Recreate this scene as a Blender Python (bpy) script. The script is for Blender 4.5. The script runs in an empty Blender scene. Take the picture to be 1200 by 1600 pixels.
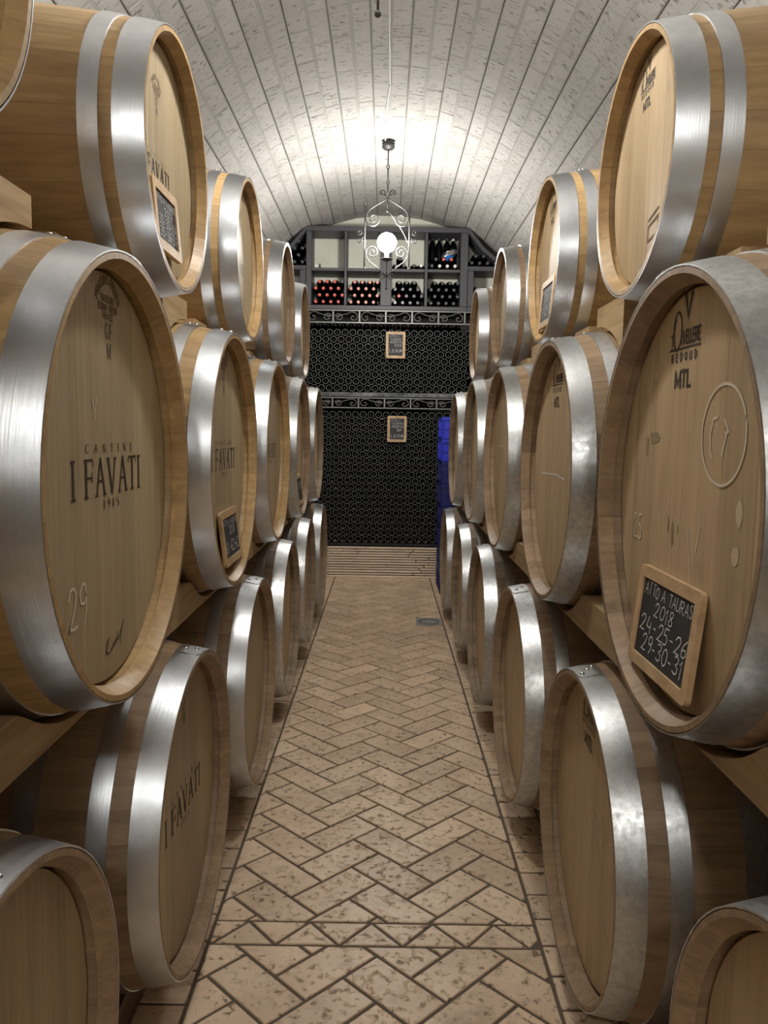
import bpy, math, random
from mathutils import Matrix, Vector

PI = math.pi
rnd = random.Random(7)

# ------------------------------------------------------------------ camera
FPX, VY, ROLL, H = 1245.0, 675.0, math.radians(0.9), 1.60
PITCH = math.atan((800 - VY) / FPX)
sc = bpy.context.scene
COL = sc.collection
_c, _s = math.cos(PITCH), math.sin(PITCH)
_r0, _u0, _f0 = Vector((1, 0, 0)), Vector((0, _s, _c)), Vector((0, _c, -_s))
_cr, _sr = math.cos(ROLL), math.sin(ROLL)
_right, _up = _r0 * _cr + _u0 * _sr, _u0 * _cr - _r0 * _sr
cam_data = bpy.data.cameras.new('camera')
cam_data.sensor_fit = 'AUTO'
cam_data.sensor_width = 36.0
cam_data.lens = FPX / 1600.0 * 36.0
cam_data.clip_start = 0.02
cam = bpy.data.objects.new('camera', cam_data)
COL.objects.link(cam)
cam.matrix_world = Matrix(((_right.x, _up.x, -_f0.x, 0), (_right.y, _up.y, -_f0.y, 0),
                           (_right.z, _up.z, -_f0.z, H), (0, 0, 0, 1)))
sc.camera = cam

# ------------------------------------------------------------------ world, lamp strength, exposure
world = bpy.data.worlds.new('world')
sc.world = world
world.use_nodes = True
world.node_tree.nodes['Background'].inputs[0].default_value = (0.9, 0.95, 1.0, 1)
world.node_tree.nodes['Background'].inputs[1].default_value = 0.02
LAMP_STRENGTH = 345.0
sc.view_settings.view_transform = 'Standard'
sc.view_settings.look = 'None'
sc.view_settings.gamma = 1.0
sc.view_settings.use_curve_mapping = False
sc.view_settings.exposure = 0.12
LAMP_SPOTS = [(-0.011, 6.788), (-0.04, 2.41), (-0.03, -1.97)]


# ------------------------------------------------------------------ materials
def nodes_of(name):
    m = bpy.data.materials.new(name)
    m.use_nodes = True
    nt = m.node_tree
    return m, nt, nt.nodes['Principled BSDF']


def simple(name, col, rough=0.5, metal=0.0, spec=0.5, coat=0.0):
    m, nt, b = nodes_of(name)
    b.inputs['Base Color'].default_value = (*col, 1)
    b.inputs['Roughness'].default_value = rough
    b.inputs['Metallic'].default_value = metal
    b.inputs['Specular IOR Level'].default_value = spec
    b.inputs['Coat Weight'].default_value = coat
    return m


def coords(nt, scale, random_offset=True):
    tc = nt.nodes.new('ShaderNodeTexCoord')
    mp = nt.nodes.new('ShaderNodeMapping')
    mp.inputs['Scale'].default_value = scale
    nt.links.new(tc.outputs['Object'], mp.inputs['Vector'])
    if random_offset:
        oi = nt.nodes.new('ShaderNodeObjectInfo')
        mul = nt.nodes.new('ShaderNodeMath'); mul.operation = 'MULTIPLY'
        mul.inputs[1].default_value = 37.0
        nt.links.new(oi.outputs['Random'], mul.inputs[0])
        cb = nt.nodes.new('ShaderNodeCombineXYZ')
        for i in range(3):
            nt.links.new(mul.outputs[0], cb.inputs[i])
        nt.links.new(cb.outputs[0], mp.inputs['Location'])
    return mp


def noise(nt, vec, scale=1.0, detail=4.0, rough=0.55, dist=0.0):
    n = nt.nodes.new('ShaderNodeTexNoise')
    n.inputs['Scale'].default_value = scale
    n.inputs['Detail'].default_value = detail
    n.inputs['Roughness'].default_value = rough
    n.inputs['Distortion'].default_value = dist
    nt.links.new(vec.outputs[0], n.inputs['Vector'])
    return n


def ramp(nt, fac, stops):
    r = nt.nodes.new('ShaderNodeValToRGB')
    el = r.color_ramp.elements
    while len(el) < len(stops):
        el.new(0.5)
    for e, (p, c) in zip(el, stops):
        e.position = p
        e.color = (*c, 1) if len(c) == 3 else c
    nt.links.new(fac, r.inputs[0])
    return r


def mix(nt, fac, a, b, mode='MIX'):
    mx = nt.nodes.new('ShaderNodeMix')
    mx.data_type = 'RGBA'
    mx.blend_type = mode
    if isinstance(fac, float):
        mx.inputs[0].default_value = fac
    else:
        nt.links.new(fac, mx.inputs[0])
    for k, v in ((6, a), (7, b)):
        if isinstance(v, tuple):
            mx.inputs[k].default_value = (*v, 1)
        else:
            nt.links.new(v, mx.inputs[k])
    return mx.outputs[2]


def bump(nt, b, height, strength=0.3, dist=0.01):
    bp = nt.nodes.new('ShaderNodeBump')
    bp.inputs['Strength'].default_value = strength
    bp.inputs['Distance'].default_value = dist
    nt.links.new(height, bp.inputs['Height'])
    nt.links.new(bp.outputs[0], b.inputs['Normal'])


def rand_value(nt, lo, hi):
    oi = nt.nodes.new('ShaderNodeObjectInfo')
    mr = nt.nodes.new('ShaderNodeMapRange')
    mr.inputs[3].default_value = lo
    mr.inputs[4].default_value = hi
    nt.links.new(oi.outputs['Random'], mr.inputs[0])
    return mr.outputs[0]


def bright(nt, col, val):
    hs = nt.nodes.new('ShaderNodeHueSaturation')
    nt.links.new(val, hs.inputs['Value'])
    nt.links.new(col, hs.inputs['Color'])
    return hs.outputs[0]


def wood(name, dark, light, grain, rough=0.5, lo=0.85, hi=1.1, stain=0.35, stain_col=(0.09, 0.055, 0.03), fine_mix=0.55):
    m, nt, b = nodes_of(name)
    mp = coords(nt, grain)
    n1 = noise(nt, mp, 1.0, 6, 0.6, 0.4)
    c = ramp(nt, n1.outputs[0], [(0.3, dark), (0.7, light)]).outputs[0]
    mp2 = coords(nt, tuple(g * 3.2 for g in grain))
    n2 = noise(nt, mp2, 1.0, 3, 0.5)
    fine = ramp(nt, n2.outputs[0], [(0.38, (0.72, 0.72, 0.72)), (0.55, (1, 1, 1))]).outputs[0]
    c = mix(nt, fine_mix, c, fine, 'MULTIPLY')
    mp3 = coords(nt, (5, 5, 5))
    n3 = noise(nt, mp3, 1.0, 3, 0.6)
    st = ramp(nt, n3.outputs[0], [(0.60, (0, 0, 0)), (0.78, (stain, stain, stain))]).outputs[0]
    c = mix(nt, st, c, stain_col)
    c = bright(nt, c, rand_value(nt, lo, hi))
    nt.links.new(c, b.inputs['Base Color'])
    b.inputs['Roughness'].default_value = rough
    b.inputs['Specular IOR Level'].default_value = 0.35
    bump(nt, b, n2.outputs[0], 0.12, 0.004)
    return m


def steel(name, col, dark, r0, r1, mottle, metal=1.0):
    m, nt, b = nodes_of(name)
    mp = coords(nt, (220, 5, 5))
    n1 = noise(nt, mp, 1.0, 4, 0.6)
    mp2 = coords(nt, (mottle, mottle, mottle))
    n2 = noise(nt, mp2, 1.0, 5, 0.62)
    c = ramp(nt, n2.outputs[0], [(0.32, dark), (0.62, col)]).outputs[0]
    c = bright(nt, c, rand_value(nt, 0.88, 1.06))
    nt.links.new(c, b.inputs['Base Color'])
    mr = nt.nodes.new('ShaderNodeMapRange')
    mr.inputs[1].default_value = 0.3
    mr.inputs[2].default_value = 0.7
    mr.inputs[3].default_value = r1
    mr.inputs[4].default_value = r0
    nt.links.new(n2.outputs[0], mr.inputs[0])
    nt.links.new(mr.outputs[0], b.inputs['Roughness'])
    b.inputs['Metallic'].default_value = metal
    bump(nt, b, n1.outputs[0], 0.10, 0.002)
    return m


def stone(name, light, mid, pit, lo, hi, pit_at, scale, bstr, rough=0.85, spec=0.3, stretch=(1, 1, 1)):
    m, nt, b = nodes_of(name)
    mp = coords(nt, (1, 1, 1))
    n1 = noise(nt, mp, 3.5, 5, 0.6)
    c = ramp(nt, n1.outputs[0], [(0.35, mid), (0.65, light)]).outputs[0]
    mp2 = coords(nt, stretch)
    n2 = noise(nt, mp2, scale, 4, 0.55, 0.3)
    p = ramp(nt, n2.outputs[0], [(pit_at - 0.07, (1, 1, 1)), (pit_at, (0, 0, 0))]).outputs[0]
    c = mix(nt, p, c, pit)
    c = bright(nt, c, rand_value(nt, lo, hi))
    nt.links.new(c, b.inputs['Base Color'])
    b.inputs['Roughness'].default_value = rough
    b.inputs['Specular IOR Level'].default_value = spec
    h = ramp(nt, n2.outputs[0], [(pit_at - 0.08, (0, 0, 0)), (pit_at + 0.06, (1, 1, 1))]).outputs[0]
    bump(nt, b, h, bstr, 0.006)
    return m


MT = {}
MT['head_pale'] = wood('head_oak_pale', (0.39, 0.305, 0.185), (0.48, 0.385, 0.245), (9, 26, 1.4), 0.5, 0.86, 1.10, 0.18, fine_mix=0.28)
MT['head_tan'] = wood('head_oak_tan', (0.46, 0.335, 0.195), (0.57, 0.425, 0.26), (9, 26, 1.4), 0.5, 0.90, 1.08, 0.3, fine_mix=0.30)
MT['stave_gold'] = wood('stave_oak_golden', (0.34, 0.215, 0.095), (0.49, 0.325, 0.15), (1.6, 22, 22), 0.42, 0.92, 1.06, 0.2)
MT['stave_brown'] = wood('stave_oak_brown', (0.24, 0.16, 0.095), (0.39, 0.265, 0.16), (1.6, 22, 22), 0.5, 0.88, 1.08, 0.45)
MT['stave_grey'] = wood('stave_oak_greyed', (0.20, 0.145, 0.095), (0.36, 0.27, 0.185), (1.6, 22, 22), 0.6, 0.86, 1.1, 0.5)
MT['hoop'] = steel('hoop_steel', (0.60, 0.62, 0.645), (0.47, 0.49, 0.515), 0.29, 0.38, 7)
MT['hoop_zinc'] = steel('hoop_zinc_mottled', (0.58, 0.595, 0.60), (0.42, 0.435, 0.44), 0.30, 0.44, 55)
MT['rivet'] = simple('rivet_steel', (0.6, 0.6, 0.6), 0.3, 1.0)
MT['beam'] = wood('beam_timber', (0.36, 0.24, 0.12), (0.50, 0.36, 0.20), (20, 1.6, 20), 0.65, 0.95, 1.05, 0.25)
MT['tufa'] = stone('tufa_block', (0.555, 0.537, 0.51), (0.495, 0.477, 0.45), (0.27, 0.255, 0.235), 0.95, 1.04, 0.405, 37, 0.65, 0.9, 0.2, (0.55, 1.25, 1.0))
MT['mortar'] = stone('vault_mortar', (0.465, 0.45, 0.425), (0.41, 0.395, 0.37), (0.32, 0.305, 0.285), 1.0, 1.0, 0.3, 40, 0.2, 0.9, 0.2)
MT['wall'] = stone('wall_tufa', (0.84, 0.83, 0.72), (0.76, 0.75, 0.64), (0.55, 0.53, 0.44), 1.0, 1.0, 0.32, 22, 0.4, 0.9, 0.2)
MT['wall_grey'] = stone('wall_tufa_grey', (0.48, 0.46, 0.42), (0.42, 0.40, 0.36), (0.28, 0.26, 0.23), 1.0, 1.0, 0.32, 22, 0.4, 0.9, 0.2)
MT['tile'] = stone('terracotta_tile', (0.84, 0.645, 0.455), (0.65, 0.475, 0.32), (0.25, 0.165, 0.10), 0.86, 1.10, 0.40, 38, 0.5, 0.40, 0.55, (1.0, 1.0, 1.0))
_tm = MT['tile'].node_tree
_tb = _tm.nodes['Principled BSDF']
_src = _tb.inputs['Base Color'].links[0].from_socket
_mp = coords(_tm, (1, 1, 1))
_nz = noise(_tm, _mp, 9.0, 4, 0.65)
_bl = ramp(_tm, _nz.outputs[0], [(0.57, (0, 0, 0)), (0.75, (0.6, 0.6, 0.6))]).outputs[0]
_tm.links.new(mix(_tm, _bl, _src, (0.24, 0.165, 0.10)), _tb.inputs['Base Color'])
MT['grout'] = simple('floor_grout', (0.12, 0.09, 0.064), 0.9)
MT['shelf'] = simple('shelf_grey_paint', (0.060, 0.058, 0.067), 0.5)
MT['rack'] = simple('rack_dark', (0.012, 0.012, 0.014), 0.6)
MT['rack_edge'] = steel('rack_edge_worn', (0.16, 0.165, 0.175), (0.035, 0.037, 0.04), 0.4, 0.6, 9, 0.6)
MT['iron'] = simple('wrought_iron', (0.075, 0.072, 0.07), 0.5, 0.4)
MT['iron_light'] = simple('wrought_iron_grey', (0.20, 0.197, 0.188), 0.45, 0.4)
MT['iron_lamp'] = simple('lamp_wrought_iron', (0.085, 0.083, 0.08), 0.45, 0.4)
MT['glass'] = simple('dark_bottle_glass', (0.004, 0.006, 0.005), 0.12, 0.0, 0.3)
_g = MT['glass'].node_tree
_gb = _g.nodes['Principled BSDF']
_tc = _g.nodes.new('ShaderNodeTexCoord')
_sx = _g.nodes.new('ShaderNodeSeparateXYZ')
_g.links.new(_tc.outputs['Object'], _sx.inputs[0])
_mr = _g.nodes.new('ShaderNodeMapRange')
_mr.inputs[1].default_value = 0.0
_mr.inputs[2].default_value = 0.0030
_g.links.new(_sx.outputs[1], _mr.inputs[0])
_rp = ramp(_g, _mr.outputs[0], [(0.22, (0.16, 0.162, 0.16)), (0.42, (0.002, 0.003, 0.0025))])  # pale heel ring painted in, standing for light reflected by the rounded glass edge
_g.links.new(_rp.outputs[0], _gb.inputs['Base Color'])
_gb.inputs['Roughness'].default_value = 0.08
MT['cap_red'] = simple('capsule_red', (0.62, 0.10, 0.075), 0.4)
MT['cap_pink'] = simple('capsule_copper', (0.66, 0.27, 0.20), 0.4)
MT['cap_dark'] = simple('capsule_dark', (0.07, 0.075, 0.085), 0.3)
MT['cap_white'] = simple('capsule_white', (0.8, 0.79, 0.76), 0.4)
MT['label_tan'] = simple('paper_label', (0.55, 0.33, 0.22), 0.6)
MT['slat'] = wood('slat_wood', (0.80, 0.64, 0.49), (0.93, 0.79, 0.64), (2, 30, 30), 0.6, 0.85, 1.1, 0.4)
MT['crate_blue'] = simple('crate_blue_plastic', (0.02, 0.035, 0.55), 0.4)
MT['crate_navy'] = simple('crate_navy_plastic', (0.010, 0.014, 0.14), 0.45)
MT['drain'] = simple('drain_steel', (0.42, 0.41, 0.39), 0.4, 0.35)
MT['black'] = simple('drain_pit_black', (0.01, 0.01, 0.01), 0.9)
MT['slate'] = stone('slate_board', (0.045, 0.047, 0.05), (0.03, 0.031, 0.034), (0.07, 0.072, 0.075), 1, 1, 0.35, 8, 0.05, 0.6)
MT['slate_frame'] = wood('slate_frame_pine', (0.47, 0.31, 0.165), (0.62, 0.44, 0.26), (12, 6, 12), 0.5, 0.95, 1.05, 0.1)
MT['chalk'] = simple('chalk', (0.62, 0.61, 0.58), 0.95, 0, 0.1)
MT['chalk_faint'] = simple('chalk_faint', (0.70, 0.61, 0.49), 0.95, 0, 0.1)
MT['ink'] = simple('branded_ink', (0.035, 0.018, 0.010), 0.7)
MT['ink_grey'] = simple('stencil_ink', (0.05, 0.042, 0.035), 0.7)
MT['ink_soft'] = simple('branding_soft', (0.15, 0.095, 0.05), 0.7)
MT['smudge'] = simple('wine_smudge', (0.30, 0.225, 0.14), 0.6)
MT['pale_spot'] = simple('pale_water_spot', (0.64, 0.50, 0.34), 0.6)
MT['cable'] = simple('cable_white', (0.66, 0.65, 0.62), 0.5)
MT['cord'] = simple('cord_grey', (0.22, 0.22, 0.21), 0.5)
MT['runner'] = wood('runner_dark_timber', (0.10, 0.065, 0.04), (0.17, 0.115, 0.07), (20, 1.6, 20), 0.75, 0.95, 1.05, 0.25)
MT['bag_silver'] = simple('foil_silver', (0.7, 0.7, 0.7), 0.25, 0.9)
MT['bag_blue'] = simple('bag_blue', (0.03, 0.20, 0.55), 0.35)
_m, _nt, _b = nodes_of('lamp_globe_glow')
_b.inputs['Base Color'].default_value = (0.9, 0.9, 0.88, 1)
_b.inputs['Emission Color'].default_value = (1.0, 0.975, 0.925, 1)
_b.inputs['Emission Strength'].default_value = LAMP_STRENGTH
MT['globe'] = _m


# ------------------------------------------------------------------ mesh helpers
class MB:
    def __init__(self):
        self.v, self.f = [], []

    def add(self, vs, fs):
        o = len(self.v)
        self.v.extend([tuple(p) for p in vs])
        self.f.extend([tuple(i + o for i in q) for q in fs])

    def box(self, x0, x1, y0, y1, z0, z1):
        self.add([(x0, y0, z0), (x1, y0, z0), (x1, y1, z0), (x0, y1, z0), (x0, y0, z1), (x1, y0, z1), (x1, y1, z1), (x0, y1, z1)],
                 [(0, 3, 2, 1), (4, 5, 6, 7), (0, 1, 5, 4), (1, 2, 6, 5), (2, 3, 7, 6), (3, 0, 4, 7)])

    def bevel_box(self, x0, x1, y0, y1, z0, z1, b=0.004):
        vs, fs = [], []
        for z, i in ((z0, b), (z0 + b, 0), (z1 - b, 0), (z1, b)):
            c = b
            vs += [(x0 + i + c, y0 + i, z), (x1 - i - c, y0 + i, z), (x1 - i, y0 + i + c, z), (x1 - i, y1 - i - c, z),
                   (x1 - i - c, y1 - i, z), (x0 + i + c, y1 - i, z), (x0 + i, y1 - i - c, z), (x0 + i, y0 + i + c, z)]
        for k in range(3):
            for j in range(8):
                a, d = k * 8 + j, k * 8 + (j + 1) % 8
                fs.append((a, d, d + 8, a + 8))
        fs.append(tuple(range(7, -1, -1)))
        fs.append(tuple(range(24, 32)))
        self.add(vs, fs)

    def tube(self, pts, r, n=6, closed=False, r_end=None):
        P = [Vector(p) for p in pts]
        m = len(P)
        vs, fs = [], []
        up = None
        for i, p in enumerate(P):
            if closed:
                t = P[(i + 1) % m] - P[i - 1]
            else:
                t = P[min(i + 1, m - 1)] - P[max(i - 1, 0)]
            t.normalize()
            if up is None:
                up = Vector((0, 0, 1)) if abs(t.z) < 0.9 else Vector((1, 0, 0))
            a = t.cross(up)
            if a.length < 1e-5:
                a = t.cross(Vector((0.3, 1, 0.2)))
            a.normalize()
            b = a.cross(t).normalized()
            up = b
            rr = r if r_end is None else r + (r_end - r) * i / (m - 1)
            for k in range(n):
                q = 2 * PI * k / n
                vs.append(p + (a * math.cos(q) + b * math.sin(q)) * rr)
        for i in range(m if closed else m - 1):
            j = (i + 1) % m
            for k in range(n):
                l = (k + 1) % n
                fs.append((i * n + k, i * n + l, j * n + l, j * n + k))
        if not closed:
            fs.append(tuple(range(n - 1, -1, -1)))
            fs.append(tuple((m - 1) * n + k for k in range(n)))
        self.add(vs, fs)

    def lathe(self, prof, n=16, axis='z', center=(0, 0, 0)):
        vs, fs, rows = [], [], []
        for r, h in prof:
            if r < 1e-6:
                rows.append([len(vs)])
                ring = [(0, 0, h)]
            else:
                rows.append(list(range(len(vs), len(vs) + n)))
                ring = [(r * math.cos(2 * PI * k / n), r * math.sin(2 * PI * k / n), h) for k in range(n)]
            for x, y, z in ring:
                if axis == 'y':
                    x, y, z = x, z, -y
                elif axis == 'x':
                    x, y, z = z, y, -x
                vs.append((x + center[0], y + center[1], z + center[2]))
        for A, B in zip(rows, rows[1:]):
            for k in range(n):
                a, b = A[k % len(A)], A[(k + 1) % len(A)]
                c, d = B[(k + 1) % len(B)], B[k % len(B)]
                q = []
                for i in (a, b, c, d):
                    if i not in q:
                        q.append(i)
                if len(q) > 2:
                    fs.append(tuple(q))
        self.add(vs, fs)

    def ball(self, c, r, n=10, m=6):
        self.lathe([(r * math.sin(PI * i / m), -r * math.cos(PI * i / m)) for i in range(m + 1)], n, 'z', c)

    def mesh(self, name, mat=None, smooth=False):
        me = bpy.data.meshes.new(name)
        me.from_pydata(self.v, [], self.f)
        if mat is not None:
            me.materials.append(mat)
        if smooth:
            me.polygons.foreach_set('use_smooth', [True] * len(me.polygons))
        me.update()
        return me

    def build(self, name, mat, parent=None, smooth=False, loc=None, rot=None):
        return obj(name, self.mesh(name, mat, smooth), parent, loc, rot)


def obj(name, mesh, parent=None, loc=None, rot=None):
    o = bpy.data.objects.new(name, mesh)
    COL.objects.link(o)
    if parent is not None:
        o.parent = parent
    if loc is not None:
        o.location = loc
    if rot is not None:
        o.rotation_euler = rot
    return o


def tag(o, label=None, cat=None, group=None, kind=None):
    if label: o['label'] = label
    if cat: o['category'] = cat
    if group: o['group'] = group
    if kind: o['kind'] = kind
    return o


def thing(name, loc, label, cat, group=None, rz=0.0):
    o = bpy.data.objects.new(name, None)
    o.empty_display_size = 0.05
    COL.objects.link(o)
    o.location = loc
    o.rotation_euler = (0, 0, rz)
    return tag(o, label, cat, group)


def copy_tree(o, parent=None):
    c = o.copy()
    COL.objects.link(c)
    c.parent = parent
    for ch in list(o.children):
        copy_tree(ch, c)
    return c


def auto_smooth(me, ang=0.6):
    me.polygons.foreach_set('use_smooth', [True] * len(me.polygons))
    me.set_sharp_from_angle(angle=ang)
    return me


# ------------------------------------------------------------------ setting: floor
XL, XR = -0.53, 0.515          # the two straight joints that frame the herringbone
YBACK, YFRONT, XW = 9.08, -3.2, 1.86
floor = MB()
floor.box(-XW - 0.2, XW + 0.2, YFRONT - 0.2, YBACK + 0.2, -0.15, -0.005)
floor = tag(floor.build('floor', MT['grout']), 'terracotta herringbone floor with dark joints between the barrel rows', None, None, 'structure')


def clip(poly, n, d):          # keep points with n.p <= d
    out = []
    for i, p in enumerate(poly):
        q = poly[(i + 1) % len(poly)]
        a, b = n[0] * p[0] + n[1] * p[1] - d, n[0] * q[0] + n[1] * q[1] - d
        if a <= 0: out.append(p)
        if a * b < 0:
            t = a / (a - b)
            out.append((p[0] + (q[0] - p[0]) * t, p[1] + (q[1] - p[1]) * t))
    return out


def area(p):
    return 0.5 * sum(p[i][0] * p[(i + 1) % len(p)][1] - p[(i + 1) % len(p)][0] * p[i][1] for i in range(len(p)))


def inset(poly, d):
    if area(poly) < 0: poly = poly[::-1]
    out = poly
    for i, p in enumerate(poly):
        q = poly[(i + 1) % len(poly)]
        ex, ey = q[0] - p[0], q[1] - p[1]
        L = math.hypot(ex, ey)
        if L < 1e-6: continue
        n = (ey / L, -ex / L)
        out = clip(out, n, n[0] * p[0] + n[1] * p[1] - d)
        if len(out) < 3: return []
    return out


def slab(poly, zt, zb, bev=0.0025):
    top = inset(poly, bev)
    mb = MB()
    if len(top) == len(poly):
        n = len(poly)
        if area(poly) < 0: poly = poly[::-1]
        # align start vertices
        k = min(range(n), key=lambda i: (top[i][0] - poly[0][0]) ** 2 + (top[i][1] - poly[0][1]) ** 2)
        top = top[k:] + top[:k]
        vs = [(x, y, zb) for x, y in poly] + [(x, y, zt - bev) for x, y in poly] + [(x, y, zt) for x, y in top]
        fs = [tuple(range(n - 1, -1, -1)), tuple(range(2 * n, 3 * n))]
        for j in range(2):
            for i in range(n):
                a, b = j * n + i, j * n + (i + 1) % n
                fs.append((a, b, b + n, a + n))
        mb.add(vs, fs)
    return mb


G = 0.0055                      # half joint
tiles = []
LX, LY = 0.4, 0.2
T1 = [(-0.5, 2.2), (-0.4, 2.3), (-0.2, 2.1), (-0.3, 2.0)]
T2 = [(-0.2, 2.1), (-0.3, 2.2), (-0.1, 2.4), (0.0, 2.3)]
for i in range(-3, 4):
    for j in range(-20, 36):
        for T in (T1, T2):
            tiles.append([(x + i * LX, y + j * LY) for x, y in T])
pieces = []
CUTS = ((-9.0, 2.345), (2.465, 8.70))
for poly in tiles:
    for y0, y1 in CUTS:
        q = poly
        for n, d in (((1, 0), XR), ((-1, 0), -XL), ((0, 1), y1), ((0, -1), -y0)):
            q = clip(q, n, d)
            if len(q) < 3: break
        if len(q) >= 3 and abs(area(q)) > 4e-4:
            pieces.append(q)
# the narrow cut course between two straight cross joints
xs = -0.52 - 0.2
while xs < 0.6:
    for tri in ([(xs, 2.345), (xs + 0.2, 2.345), (xs + 0.1, 2.465)], [(xs + 0.1, 2.465), (xs + 0.2, 2.345), (xs + 0.3, 2.465)]):
        q = tri
        for n, d in (((1, 0), XR), ((-1, 0), -XL)):
            q = clip(q, n, d)
            if len(q) < 3: break
        if len(q) >= 3 and abs(area(q)) > 4e-4:
            pieces.append(q)
    xs += 0.2
# straight courses outside the frame joints
for side in (0, 1):
    for row in range(4):
        x0 = (XR + row * 0.28) if side else (XL - (row + 1) * 0.28)
        y = -3.1 + (0.07 if row % 2 else 0.0)
        while y < 9.0:
            pieces.append([(x0, y), (x0 + 0.28, y), (x0 + 0.28, y + 0.14), (x0, y + 0.14)])
            y += 0.14


def tile_rank(q):
    cx = sum(p[0] for p in q) / len(q)
    cy = sum(p[1] for p in q) / len(q)
    if cy < 1.9 or abs(cx) > 0.82: return 99.0
    return cy + (0.8 if abs(cx) > 0.53 else 0.0) + (0.6 if abs(area(q)) < 0.008 else 0.0)


pieces.sort(key=tile_rank)
rest = MB()
mesh_cache = {}
ntile = 0
for q in pieces:
    q = inset(q, G)
    if len(q) < 3 or abs(area(q)) < 2e-4: continue
    cx = sum(p[0] for p in q) / len(q)
    cy = sum(p[1] for p in q) / len(q)
    if tile_rank(q) < 99 and ntile < 298:
        loc = [(x - cx, y - cy) for x, y in q]
        k0 = min(range(len(loc)), key=lambda i: (round(loc[i][0], 3), round(loc[i][1], 3)))
        loc = loc[k0:] + loc[:k0]
        key = tuple((round(x, 3), round(y, 3)) for x, y in loc)
        if key not in mesh_cache:
            mb = slab(loc, 0.0, -0.02)
            if not mb.v: continue
            mesh_cache[key] = mb.mesh('tile', MT['tile'])
        obj('tile', mesh_cache[key], floor, (cx, cy, rnd.uniform(-0.0012, 0.0006)))
        ntile += 1
    else:
        mb = slab(q, 0.0, -0.02)
        if mb.v: rest.add(mb.v, mb.f)
tag(rest.build('tile', MT['tile'], floor), 'terracotta floor tiles under and beyond the barrels', None, None, 'stuff')

# ------------------------------------------------------------------ setting: walls and vault
RV, ZS = 1.85, 2.12
for nm, x0, x1, y0, y1, z1 in (('wall_left', -XW - 0.2, -XW, YFRONT, YBACK, ZS + 0.2), ('wall_right', XW, XW + 0.2, YFRONT, YBACK, ZS + 0.2),
                               ('wall_back', -XW - 0.2, XW + 0.2, YBACK, YBACK + 0.2, 4.3), ('wall_front', -XW - 0.2, XW + 0.2, YFRONT - 0.2, YFRONT, 4.3)):
    mb = MB()
    mb.box(x0, x1, y0, y1, -0.15, z1)
    tag(mb.build(nm, MT['wall' if nm == 'wall_back' else 'wall_grey']), {'wall_left': 'tufa wall behind the left barrel stack', 'wall_right': 'tufa wall behind the right barrel stack',
                                   'wall_back': 'cream tufa end wall behind the bottle shelf', 'wall_front': 'tufa wall behind the viewer'}[nm], None, None, 'structure')
STEP = math.radians(7.5)
WS = 2 * RV * math.tan(STEP / 2)
vault = MB()
NS = 11
prof = []
for i in range(-NS, NS + 1):
    th = i * STEP
    ux, uz = math.sin(th), math.cos(th)       # outward normal
    tx, tz = math.cos(th), -math.sin(th)      # tangent, left to right
    for s, d in ((-WS / 2, 0.014), (-WS / 2 + 0.0038, 0.0014), (WS / 2 - 0.0038, 0.0014), (WS / 2, 0.014)):
        prof.append((ux * (RV + d) + tx * s, ZS + uz * (RV + d) + tz * s))
prof = [(-XW - 0.05, ZS - 0.1)] + prof + [(XW + 0.05, ZS - 0.1)]
vs = [(x, y, z) for y in (YFRONT, YBACK) for x, z in prof]
n = len(prof)
outer = [(x * 1.12, z + 0.2) for x, z in prof]
vs += [(x, y, z) for y in (YFRONT, YBACK) for x, z in outer]
fs = []
for i in range(n - 1):
    fs.append((i, i + 1, n + i + 1, n + i))
    fs.append((2 * n + i + 1, 2 * n + i, 3 * n + i, 3 * n + i + 1))
    fs.append((i + 1, i, 2 * n + i, 2 * n + i + 1))
    fs.append((n + i, n + i + 1, 3 * n + i + 1, 3 * n + i))
vault.add(vs, fs)
ceiling = tag(vault.build('ceiling', MT['mortar']), 'barrel vault of pale tufa blocks with long mortar joints', None, None, 'structure')


def vault_block(w, l):
    return slab([(-w / 2, -l / 2), (w / 2, -l / 2), (w / 2, l / 2), (-w / 2, l / 2)], 0.0, -0.028, 0.0016)


block_mesh = {}
rest = MB()
nblk = 0
for i in range(-NS, NS + 1):
    th = i * STEP
    ang = th + PI                       # block's +z turned towards the room
    split = rnd.uniform(0.46, 0.54)
    for half in (0, 1):
        w = (WS - 0.010) * (split if half == 0 else 1 - split) - 0.013
        sc_ = (-WS / 2 + 0.005 + w / 2 + 0.003) if half == 0 else (WS / 2 - 0.005 - w / 2 - 0.003)
        y = YBACK - 0.02 - (0.22 if (i + half) % 2 else 0.0)
        while y > YFRONT:
            l = rnd.choice((0.38, 0.42, 0.46))
            yc = y - l / 2
            d = rnd.uniform(-0.0006, 0.0014)
            px = math.sin(th) * (RV - d) + math.cos(th) * sc_
            pz = ZS + math.cos(th) * (RV - d) - math.sin(th) * sc_
            key = (round(w * 250), l)
            ww, ll = key[0] / 250.0, l - 0.020
            vis = 4.05 < yc + 0.35 * abs(i) and abs(i) <= 7 and yc > 3.2 and not (yc < 3.9 and abs(i) < 4)
            if vis and nblk < 300:
                if key not in block_mesh:
                    block_mesh[key] = vault_block(ww, ll).mesh('block', MT['tufa'])
                obj('block', block_mesh[key], ceiling, (px, yc, pz), (0, ang, 0))
                nblk += 1
            else:
                mb = vault_block(ww, ll)
                M = Matrix.Translation((px, yc, pz)) @ Matrix.Rotation(ang, 4, 'Y')
                rest.add([M @ Vector(v) for v in mb.v], mb.f)
            y -= l
tag(rest.build('block', MT['tufa'], ceiling), 'further vault blocks', None, None, 'stuff')

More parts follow.
